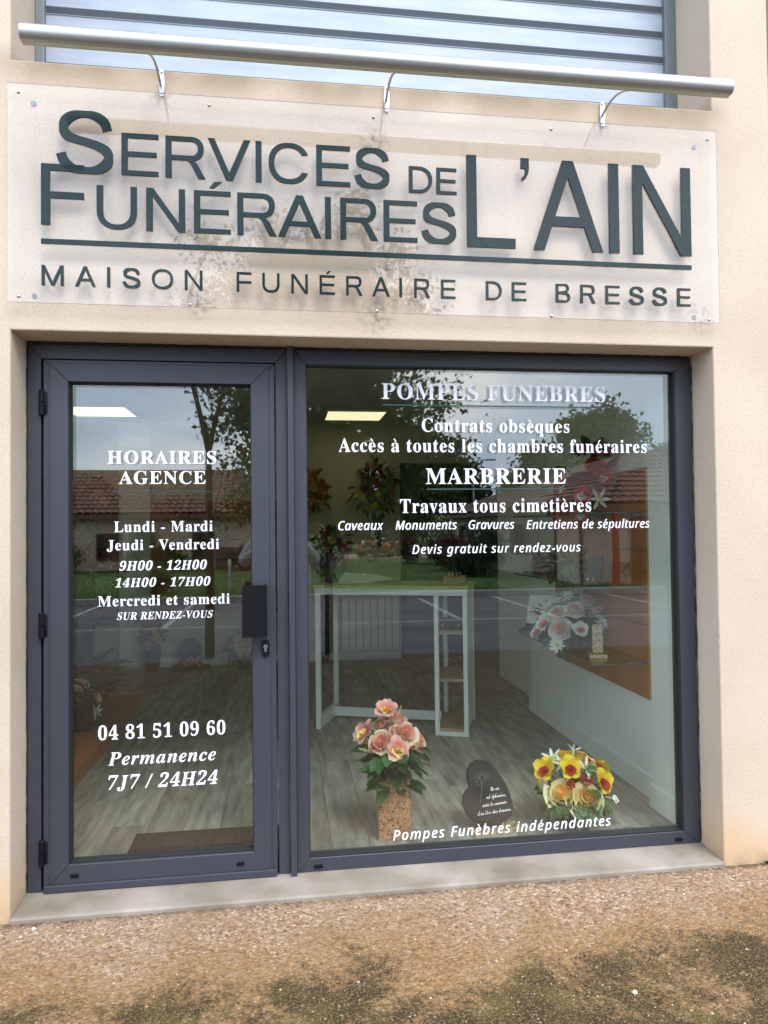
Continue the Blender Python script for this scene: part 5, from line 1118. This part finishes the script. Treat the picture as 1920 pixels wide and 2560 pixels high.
# two bungalows with tiled hip roofs
def tiled_roof(mb, o, u, v, wu, wv, clip=None, tw=.24, tl=.40, mi=0):
    """o eave corner, u along eave, v up the slope (unit vectors); real overlapping tiles"""
    nx = int(wu / tw); ny = int(math.ceil(wv / tl)); nrm = u.cross(v).normalized()
    if nrm.z < 0: nrm = -nrm
    for j in range(ny):
        for i in range(nx):
            uc = (i + .5) * tw; vc = (j + .5) * tl
            if clip and not clip(uc / wu, vc / wv): continue
            vs = []
            for vv, lift in ((j * tl - .03, .035), ((j + 1) * tl, .0)):
                for k in range(5):
                    a = math.pi * k / 4; vs.append(o + u * (uc + tw * .52 * -math.cos(a)) + v * vv + nrm * (lift + .075 * math.sin(a)))
            mb.add(vs, [(k, k + 1, 5 + k + 1, 5 + k) for k in range(4)] , mi)
def house(name, label, x0, x1, y0, y1, eave, ridge, along, wallm, tilem, openings, over=.45, tiles=('front',)):
    t = thing(name, label, 'house', ((x0 + x1) / 2, (y0 + y1) / 2, .09)); ox, oy, oz = t.location
    def L(p): return Vector((p[0] - ox, p[1] - oy, p[2] - oz))
    m = MB(); a = L((x0, y0, .05)); b = L((x1, y1, eave)); m.box(a.x, b.x, a.y, b.y, a.z, b.z); m.build('wall', mt[wallm], t)
    E0, E1, F0, F1 = x0 - over, x1 + over, y0 - over, y1 + over
    hw = (E1 - E0) / 2 if along == 'y' else (F1 - F0) / 2
    if along == 'x': r0, r1 = (E0 + hw * .95, (F0 + F1) / 2), (E1 - hw * .95, (F0 + F1) / 2)
    else: r0, r1 = ((E0 + E1) / 2, F0 + hw * .95), ((E0 + E1) / 2, F1 - hw * .95)
    c = [L((E0, F0, eave)), L((E1, F0, eave)), L((E1, F1, eave)), L((E0, F1, eave))]; R0, R1 = L((*r0, ridge)), L((*r1, ridge))
    m = MB()
    if along == 'x': fs = [[c[0], c[1], R1, R0], [c[2], c[3], R0, R1], [c[1], c[2], R1], [c[3], c[0], R0]]
    else: fs = [[c[1], c[2], R1, R0], [c[3], c[0], R0, R1], [c[0], c[1], R0], [c[2], c[3], R1]]
    for f in fs: m.add(f, [tuple(range(len(f)))])
    rf = m.build('roof', mt[tilem], t)
    # fascia and ceiling of the eaves
    m = MB(); m.box(c[0].x, c[2].x, c[0].y, c[2].y, c[0].z - .16, c[0].z - .002); m.build('fascia', mt['fascia'], t)
    # tiles on the slopes that face the shop
    m = MB()
    for f in fs:
        n = (f[1] - f[0]).cross(f[-1] - f[0]).normalized(); cen = sum(f, Vector()) / len(f)
        facing = (Vector((1.5, .4, 1.5)) - (cen + Vector((ox, oy, oz)))).normalized().dot(n if n.z > 0 else -n)
        if facing < .02: continue
        u = (f[1] - f[0]); wu = u.length; u = u.normalized(); nn = n if n.z > 0 else -n; v_ = nn.cross(u).normalized()
        if v_.z < 0: v_ = -v_
        wv = max((p - f[0]).dot(v_) for p in f); tl_, tr_ = (f[-1] - f[0]).dot(u) / wu, ((f[2] - f[0]).dot(u)) / wu
        def clip(uu, vv, a=tl_, b=tr_): return a * vv - .002 < uu < 1 - (1 - b) * vv + .002
        tiled_roof(m, f[0], u, v_, wu, wv, clip)
    tr = m.build('roof_tiles', mt[tilem], rf, True, fix=False); tr['kind'] = 'stuff'
    m = MB(); m.tube([R0, R1], .11, 8); m.build('ridge_cap', mt[tilem], rf)
    for side, a, b, z0, z1, kind in openings:
        if side == 'front': pa, pb = L((a, y1, z0)), L((b, y1, z1)); args = (pa.x, pb.x, pa.y - .05, pa.y + .03, pa.z, pb.z)
        else: pa, pb = L((x0, a, z0)), L((x0, b, z1)); args = (pa.x - .03, pa.x + .05, pa.y, pb.y, pa.z, pb.z)
        m = MB(); m.box(*args); w = m.build('window' if kind == 'w' else 'door', mt['hwin' if kind == 'w' else 'shutterwood'], t)
        m = MB(); x0_, x1_, y0_, y1_, z0_, z1_ = args
        if side == 'front':
            for q in ((x0_ - .06, x0_ - .001), (x1_ + .001, x1_ + .06), ((x0_ + x1_) / 2 - .03, (x0_ + x1_) / 2 + .03)): m.box(q[0], q[1], y1_ - .005, y1_ + .03, z0_, z1_)
            m.box(x0_ - .06, x1_ + .06, y1_ - .005, y1_ + .05, z0_ - .06, z0_ - .001)
        else:
            for q in ((y0_ - .5, y0_ - .001), (y1_ + .001, y1_ + .5)): m.box(x0_ - .03, x0_ + .005, q[0], q[1], z0_, z1_)
        m.build('window_frame' if side == 'front' else 'shutters', mt['shutterwood'], w)
    return t
house('bungalow', 'long beige bungalow with clay tile hip roof beyond the lawn, left', -15, 2.6, -31, -24, 2.14, 3.95, 'x', 'hrender', 'tile',
      [('front', -10.2, -9.2, .6, 1.45, 'w'), ('front', -5.68, -4.9, .55, 1.45, 'w'), ('front', -2.27, -1.6, .55, 1.45, 'w'), ('front', -1.45, -.9, .1, .9, 'd'), ('front', .6, 1.4, .6, 1.45, 'w')])
hB = house('bungalow', 'pale bungalow with brown tile roof and red porch post, right', 8.25, 16.4, -27.2, -13.4, 2.05, 3.75, 'y', 'hrender2', 'tile_b',
      [('side', -25.2, -24.2, .7, 1.6, 'w'), ('side', -21.8, -20.9, .7, 1.6, 'w'), ('side', -18.4, -17.5, .7, 1.6, 'w'), ('side', -16.3, -15.5, .1, 1.75, 'd'), ('front', 9.6, 10.4, .1, 1.75, 'd'), ('front', 12, 13.2, .7, 1.6, 'w')])
m = MB(); m.box(-3.45, -3.33, 7.28, 7.40, -.03, 1.795); m.build('porch_post', mt['red_paint'], hB)
m = MB(); m.tube([(-4.1, 6.92, 1.75), (-4.1, 6.95, 1.2), (-4.1, 6.95, -.03)], .045, 8); m.build('downpipe', mt['fascia'], hB)
# hedge and shrubs on the lawn
def shrub(name, label, x, y, rx, h, mat, seed, ls=.09, n=110, extra=None, cat='shrub'):
    return tree(name, label, (x, y, .09), [(0, 0, 0), (0, 0, h * .3)], .05, (0, 0, h * .53), (rx, rx * .9, h * .5), n, 26, ls, .13, mt[mat], seed, zmin=.03, limbs=6, extra=extra, cat=cat)
shrub('round_shrub', 'tall clipped dark green shrub by the pale bungalow wall', 7.0, -17.6, .78, 1.55, 'foliage_dark', 31, extra=(.1, mt['foliage2']))
shrub('low_shrub', 'low dark green shrub in front of the tall clipped one', 6.4, -17.2, .6, .75, 'foliage_dark', 32)
shrub('purple_shrub', 'purple leaved shrub nearest the tall clipped shrub', 6.55, -20.5, .85, 1.25, 'foliage_red', 33)
shrub('purple_shrub', 'purple leaved shrub left of the white blossoming bush', 6.05, -25.6, .6, 1.15, 'foliage_red', 34)
shrub('blossom_bush', 'white blossoming bush between purple shrubs', 7.0, -24.2, .95, 1.9, 'foliage2', 35, extra=(.35, mt['blossom']))
shrub('blossom_bush', 'low white flowering bush on the lawn at the left of the window', 2.3, -19.0, .6, 1.0, 'foliage2', 36, extra=(.35, mt['blossom']))
shrub('purple_shrub', 'purple leaved shrub near the car reflected behind the table', 2.75, -22.0, .6, 1.5, 'foliage_red', 37)
shrub('garden_shrub', 'rounded bush under the bungalow window on the left', -2.95, -22.9, .6, 1.0, 'foliage', 38); shrub('garden_shrub', 'small rounded bush by the door of the left bungalow', -.35, -22.6, .62, .85, 'foliage_dark', 39)
shrub('garden_shrub', 'loose bush reflected at the far left of the glass door', -6.6, -22.4, .9, 1.3, 'foliage2', 40); shrub('garden_shrub', 'yellowish bush by the kerb on the left', -1.9, -13.6, .32, .55, 'foliage2', 41)
shrub('garden_shrub', 'thin light green bush before the left bungalow wall', -3.9, -22.8, .55, 1.7, 'foliage2', 42)
hd_ = MB(); me, cl = crown_mesh((0, 0, .42), (2.9, .4, .5), 260, 24, .08, .12, mt['foliage_dark'], 44, zmin=.02); hg = tag(link('hedge', me, None, (11.8, -12.95, .09)), 'low hedge in front of the red porch post', 'hedge')
# background trees
tree('garden_tree', 'big rounded tree standing behind the pale bungalow', (21.0, -40, 0), [(0, 0, 0), (0, 0, 2), (0, 0, 4.5)], .3, (0, 0, 6.2), (3.0, 3.0, 3.1), 420, 36, .34, .40, mt['foliage2'], 51, zmin=2)
tree('garden_tree', 'bushy tree left of the big rounded tree', (16.2, -38, 0), [(0, 0, 0), (0, 0, 2), (0, 0, 3)], .22, (0, 0, 4.0), (2.2, 2.0, 2.2), 240, 34, .3, .36, mt['foliage'], 52, zmin=1.2)
tree('garden_tree', 'dense green tree behind the orange car', (9.6, -42, 0), [(0, 0, 0), (0, 0, 2), (0, 0, 4)], .3, (0, 0, 5.2), (3.4, 3.0, 4.6), 260, 34, .34, .45, mt['foliage'], 53, zmin=.8)
tree('garden_tree', 'broad tree beyond the driveway', (4.2, -46, 0), [(0, 0, 0), (0, 0, 2), (0, 0, 4)], .3, (0, 0, 4.6), (3.6, 3.0, 4.4), 260, 34, .36, .45, mt['foliage2'], 54, zmin=.8)
tree('garden_tree', 'tall tree behind the left bungalow roof', (-20, -44, 0), [(0, 0, 0), (0, 0, 2), (0, 0, 4)], .3, (0, 0, 4.2), (3.6, 3.0, 3.6), 200, 34, .36, .45, mt['foliage'], 55, zmin=.8)
tree('garden_tree', 'far tree at the end of the pale bungalow', (13.5, -50, 0), [(0, 0, 0), (0, 0, 2), (0, 0, 4)], .3, (0, 0, 4.2), (3.2, 3.0, 3.6), 200, 34, .36, .45, mt['foliage_dark'], 56, zmin=.8)
tree('garden_tree', 'far tree at the right beyond the brown roof', (30.5, -46, 0), [(0, 0, 0), (0, 0, 2), (0, 0, 4)], .3, (0, 0, 4.6), (4.2, 3.0, 3.2), 200, 34, .36, .5, mt['foliage'], 57, zmin=.8)
me, cl = crown_mesh((0, 0, 2.2), (90, 3, 3.2), 900, 22, .9, 1.0, mt['foliage_dark'], 58, shell=.0, zmin=-.2); tag(link('distant_wood', me, None, (0, -75, 0)), 'distant line of dark trees on the horizon', None, kind='stuff')
# grass on the near lawn strip
rnd = random.Random(77); mb = MB(); V = []; Fc = []
for i in range(26000):
    x = rnd.uniform(-9, 13); y = -12.37 - 13 * rnd.random() ** 2.0; h = rnd.uniform(.03, .08); a = rnd.random() * 6.28; o = len(V); w = .012
    V += [(x - w * math.cos(a), y - w * math.sin(a), .088), (x + w * math.cos(a), y + w * math.sin(a), .088), (x + rnd.uniform(-.03, .03), y + rnd.uniform(-.03, .03), .09 + h)]; Fc.append((o, o + 1, o + 2))
mb.v, mb.f, mb.mi = V, Fc, [0] * len(Fc); tag(mb.build('grass', mt['grass'], None, fix=False), 'short green grass on the lawn edge', None, kind='stuff')
# small orange hatchback
def car(loc, rz):
    t = thing('parked_car', 'orange hatchback with dark roof parked on the driveway', 'car', loc, rz)
    # local: front towards +y? -> nose at -y ; length 3.8, width 1.7
    secs = [(-1.92, .62, .30, .70), (-1.86, .74, .22, .80), (-1.55, .83, .20, .90), (-.95, .85, .20, .98), (-.2, .86, .20, 1.0), (.8, .86, .20, 1.02), (1.5, .84, .22, 1.02), (1.82, .76, .28, .95), (1.88, .66, .34, .80)]
    rows = []
    for y, hw, zb, zt in secs:
        r = []
        for k in range(12):
            a = 2 * math.pi * k / 12 + math.pi / 12; c, s = math.cos(a), math.sin(a); p = 4.
            q = (abs(c) ** p + abs(s) ** p) ** (-1 / p); r.append((hw * c * q, y, (zb + zt) / 2 + (zt - zb) / 2 * s * q))
        rows.append(r)
    m = MB(); n = 12; vs = [p for r in rows for p in r]; fs = [(i * n + k, i * n + (k + 1) % n, (i + 1) * n + (k + 1) % n, (i + 1) * n + k) for i in range(len(rows) - 1) for k in range(n)]
    fs += [tuple(range(n)), tuple(range(len(vs) - 1, len(vs) - n - 1, -1))]; m.add(vs, fs); b = m.build('body', mt['car_paint'], t, True)
    lo = [(-.80, -.78, .97), (.80, -.78, .97), (.80, 1.75, .99), (-.80, 1.75, .99)]; hi = [(-.62, -.18, 1.37), (.62, -.18, 1.37), (.62, 1.35, 1.37), (-.62, 1.35, 1.37)]
    m = MB(); m.add(lo + hi, [(0, 1, 5, 4), (1, 2, 6, 5), (2, 3, 7, 6), (3, 0, 4, 7)]); m.build('windows', mt['car_glass'], t)
    m = MB(); m.box(-.63, .63, -.2, 1.37, 1.366, 1.42, .025); m.build('roof', mt['carblack'], t)
    for s in (-1, 1):
        m = MB(); m.tube([(s * .795, -.80, .97), (s * .615, -.19, 1.375)], .03, 6); m.build('pillar', mt['carblack'], t)
        m = MB(); m.lathe([(0, -.04), (.09, -.03), (.125, .0), (.13, .03)], n=18); o = link('headlight', m.mesh('headlight', mt['headlight'], True), t, (s * .52, -1.885, .70), (-math.pi / 2 * -1 * -1, 0, 0))
        m = MB(); m.box(s * .86, s * 1.02, -.62, -.52, .98, 1.10, .03); m.build('mirror', mt['carblack'], t)
        for y in (-1.22, 1.22):
            m = MB(); m.tube([(s * .68, y, .30), (s * .87, y, .30)], .30, 22); w = m.build('wheel', mt['tyre'], t)
            m = MB(); m.tube([(s * .871, y, .30), (s * .885, y, .30)], .20, 18); m.build('rim', mt['alu'], w)
    m = MB(); m.box(-.42, .42, -1.965, -1.90, .44, .62, .03); m.build('grille', mt['carblack'], t)
    m = MB(); m.box(-.47, .47, -1.972, -1.94, .625, .65, .008); m.build('chrome_bar', mt['alu'], t)
    m = MB(); m.box(-.26, .26, -1.985, -1.968, .40, .51, .004); m.build('number_plate', mt['tag_white'], t)
    m = MB(); m.box(-.66, .66, -1.93, -1.85, .24, .36, .03); m.build('bumper', mt['carblack'], t)
    for x in (-.3, .18): m = MB(); m.quad((x, -1.5, .915), (x + .12, -1.5, .915), (x + .12, -.82, 1.0), (x, -.82, 1.0)); m.build('bonnet_stripe', mt['carblack'], t, fix=False)
    return t
car((6.05, -33.6, .096), R_(180 + 24))
# posts and sign
for x, y, lab in ((-.2, -13.5, 'white topped bollard post on the lawn near the kerb'), (-4.4, -13.4, 'bollard post on the lawn further left')):
    t = thing('bollard', lab, 'bollard', (x, y, .09), 0, 'bollards by the kerb'); m = MB(); m.tube([(0, 0, 0), (0, 0, .62)], .035, 10); m.build('post', mt['zinc'], t); m = MB(); m.tube([(0, 0, .621), (0, 0, .74), (0, 0, .76)], [.042, .042, .025], 10); m.build('cap', mt['tag_white'], t)
t = thing('road_sign', 'round red and blue no stopping sign with small plate on a grey post', 'road sign', (1.62, -12.9, .09))
m = MB(); m.tube([(0, 0, 0), (0, 0, 1.75)], .03, 10); m.build('post', mt['zinc'], t)
def disc(r, y, mat, nm, par=t): m = MB(); m.prism([(r * math.cos(2 * math.pi * k / 24), 1.5 + r * math.sin(2 * math.pi * k / 24)) for k in range(24)], y, y + .012); return m.build(nm, mt[mat], par)
disc(.20, .032, 'red_paint', 'rim'); disc(.155, .046, 'sign_blue', 'face'); m = MB(); m.box(-.15, .15, .060, .066, 1.48, 1.52); o = m.build('slash', mt['red_paint'], t); o.rotation_euler = (0, 0, 0)
m = MB(); m.box(-.13, .13, .032, .042, 1.12, 1.26, .003); m.build('small_plate', mt['tag_white'], t)
t = thing('lamp_post', 'tall thin street lamp far behind the driveway', 'street lamp', (11.6, -36, 0)); m = MB(); m.tube([(0, 0, 0), (0, 0, 5.0)], [.07, .04], 8); m.build('post', mt['zinc'], t); m = MB(); m.tube([(0, 0, 5), (.3, 0, 5.3), (.9, 0, 5.35)], .035, 6); m.build('arm', mt['zinc'], t); m = MB(); m.box(.7, 1.3, -.1, .1, 5.3, 5.38, .02); m.build('lamp_head', mt['zinc'], t)
# a sprig of weed and scattered chips on the pavement
t = thing('weed', 'small green weed growing at the foot of the wall', 'weed', (3.19, -.012, .001)); rnd = random.Random(3)
for i in range(7): a = rnd.uniform(-3.1, 0); put(t, 'leaf', (rnd.uniform(-.02, .02), -.004, .002), (math.cos(a), math.sin(a) * .5, 1.4), rnd.uniform(.018, .035))
for x, y, s, lab in ((.105, -.055, .009, 'white paint chip by the left reveal on the pavement'), (.075, -.105, .007, 'small white chip on the pavement far left'), (2.19, -.76, .010, 'white pebble in the moss at the bottom right'), (2.69, -.20, .005, 'tiny white speck on the pavement right of the sill')):
    m = MB(); rnd = random.Random(int(x * 1000)); pts = [(s * rnd.uniform(.6, 1.2) * math.cos(k), s * rnd.uniform(.5, 1.) * math.sin(k)) for k in (0, 1, 2.1, 3.2, 4.2, 5.2)]
    m.add([(a, b, .001) for a, b in pts] + [(a * .7, b * .7, s * .6) for a, b in pts], [tuple(range(6)), tuple(range(11, 5, -1))] + [(k, (k + 1) % 6, 6 + (k + 1) % 6, 6 + k) for k in range(6)])
    o = m.build('stone_chip', mt['tag_white']); o.location = (x, y, .0); tag(o, lab, 'stone chip')

# ------------------------------------------------------------------ the person taking the picture (seen in the door glass)
def skin_mesh(name, verts, edges, radii, mats, root=0, sub=2):
    me = bpy.data.meshes.new(name); me.from_pydata(verts, edges, []); o = bpy.data.objects.new(name, me); COL.objects.link(o)
    md = o.modifiers.new('s', 'SKIN'); md.use_smooth_shade = True
    for i, r in enumerate(radii):
        sv = me.skin_vertices[0].data[i]; sv.radius = r if hasattr(r, '__len__') else (r, r); sv.use_root = (i == root)
    su = o.modifiers.new('d', 'SUBSURF'); su.levels = sub; su.render_levels = sub
    dg = bpy.context.evaluated_depsgraph_get(); m2 = bpy.data.meshes.new_from_object(o.evaluated_get(dg)); m2.name = name
    bpy.data.objects.remove(o)
    m2.materials.clear()
    for m in mats: m2.materials.append(m)
    return m2
pr = thing('person', 'person in a grey hooded sweatshirt holding up a phone to take the picture', 'person', (1.0, -3.42, 0))
# local coordinates, facing +y; phone at (-.03, .39, 1.52)
V_ = [(0, 0, .95), (0, .01, 1.12), (0, 0, 1.30), (0, -.01, 1.44), (0, .0, 1.50), (0, .01, 1.54),
      (-.19, -.01, 1.415), (-.32, .10, 1.21), (-.08, .27, 1.42), (-.02, .32, 1.47),
      (.19, -.01, 1.415), (.36, .10, 1.21), (.20, .27, 1.42), (.15, .32, 1.47),
      (-.10, 0, .90), (-.12, .02, .50), (-.13, -.02, .09), (.10, 0, .90), (.12, .02, .50), (.13, -.02, .09), (-.14, .14, .05), (.14, .14, .05)]
E_ = [(0, 1), (1, 2), (2, 3), (3, 4), (4, 5), (3, 6), (6, 7), (7, 8), (8, 9), (3, 10), (10, 11), (11, 12), (12, 13), (0, 14), (14, 15), (15, 16), (0, 17), (17, 18), (18, 19), (16, 20), (19, 21)]
RD = [(.17, .13), (.155, .12), (.18, .125), (.12, .09), .06, .055, .085, .072, .042, .03, .085, .072, .042, .03, .095, .062, .045, .095, .062, .045, .04, .04]
bm_ = skin_mesh('body', V_, E_, RD, [mt['hoodie'], mt['trousers'], mt['skin'], mt['shoe']])
for p in bm_.polygons:
    c = p.center
    if c.z < .10: p.material_index = 3
    elif c.z < .86: p.material_index = 1
    elif c.z > 1.505 and abs(c.x) < .09 and c.y < .12: p.material_index = 2
    elif c.y > .295: p.material_index = 2
link('body', bm_, pr)
# head with face, hair
m = MB(); n = 20; rows = []
for i in range(15):
    t_ = math.pi * i / 14; z = math.cos(t_) * .118; rr = math.sin(t_)
    jaw = 1 if z > -.03 else 1 - .45 * ((-.03 - z) / .088)
    rows.append([(.076 * rr * jaw * math.cos(2 * math.pi * k / n), (.096 * rr * (jaw * .5 + .5)) * math.sin(2 * math.pi * k / n) + (.012 if z < 0 else 0), z) for k in range(n)])
m.add([p for r in rows for p in r], [(i * n + k, i * n + (k + 1) % n, (i + 1) * n + (k + 1) % n, (i + 1) * n + k) for i in range(14) for k in range(n)])
m.add([(-.012, .098, -.025), (.012, .098, -.025), (0, .126, -.022), (0, .10, .022)], [(0, 1, 2), (0, 2, 3), (1, 3, 2)])
hdm = m.build('head', mt['skin'], pr, True); hdm.location = (0, .03, 1.665)
for s in (-1, 1):
    m = MB(); m.lathe([(0, .011), (.009, .007), (.012, 0), (.009, -.007), (0, -.011)], n=10); o = link('eye', m.mesh('eye', mt['tag_white'], True), hdm, (s * .03, .083, .005))
    m = MB(); m.lathe([(0, .004), (.0045, .002), (.005, 0)], n=8); link('iris', m.mesh('iris', mt['hair'], True), hdm, (s * .03, .0925, .005), (-math.pi / 2, 0, 0))
    m = MB(); m.lathe([(0, .03), (.012, .022), (.016, 0), (.01, -.024), (0, -.03)], n=8, sx=.5); link('ear', m.mesh('ear', mt['skin'], True), hdm, (s * .078, .0, -.005))
m = MB(); m.tube([(-.022, .093, -.062), (0, .098, -.060), (.022, .093, -.062)], [.003, .006, .003], 6); m.build('mouth', mt['red_paint'], hdm)
m = MB(); rows = []
for i in range(11):
    t_ = math.pi * .62 * i / 10; rows.append([(.086 * math.sin(t_) * math.cos(2 * math.pi * k / n), .106 * math.sin(t_) * math.sin(2 * math.pi * k / n) - .008 - (.02 if i > 5 and math.sin(2 * math.pi * k / n) > 0 else 0), .128 * math.cos(t_) + (.05 * max(0, math.sin(2 * math.pi * k / n)) if i > 5 else 0)) for k in range(n)])
m.add([p for r in rows for p in r], [(i * n + k, i * n + (k + 1) % n, (i + 1) * n + (k + 1) % n, (i + 1) * n + k) for i in range(10) for k in range(n)]); m.build('hair', mt['hair'], hdm, True)
m = MB(); m.tube([(.12 * math.cos(a), .02 + .10 * math.sin(a), 1.475 + .03 * math.sin(a + math.pi)) for a in [2 * math.pi * k / 14 for k in range(15)]], .032, 8); m.build('hood', mt['hoodie'], pr, True)
# hands: palm and five fingers round the phone
for s in (-1, 1):
    P = [(0, 0, 0), (0, .03, .03)]; Ed = [(0, 1)]; Rr = [.026, .03]
    for f, (dx, L) in enumerate(((-.028, .062), (-.010, .070), (.008, .066), (.025, .052))):
        b = len(P); P += [(dx, .045, .055), (dx - s * .008, .062, .055 + L * .45), (dx - s * .026, .058, .055 + L * .75)]; Ed += [(1, b), (b, b + 1), (b + 1, b + 2)]; Rr += [.011, .009, .007]
    b = len(P); P += [(-s * .03, .02, .03), (-s * .045, .035, .055), (-s * .05, .05, .075)]; Ed += [(1, b), (b, b + 1), (b + 1, b + 2)]; Rr += [.013, .010, .008]
    hm = skin_mesh('hand', P, Ed, Rr, [mt['skin']], 0, 1); link('hand', hm, pr, (.073 + s * .075, .315, 1.455))
ph = thing('phone', 'black phone held up by the person in the grey sweatshirt', 'phone', (1.073, -3.045, 1.512)); m = MB(); m.box(-.04, .04, -.009, 0, -.08, .08, .004); m.build('body', mt['phone'], ph)
m = MB(); m.tube([(-.02, .0002, .055), (-.02, .002, .055)], .008, 12); m.build('lens_ring', mt['carblack'], ph)
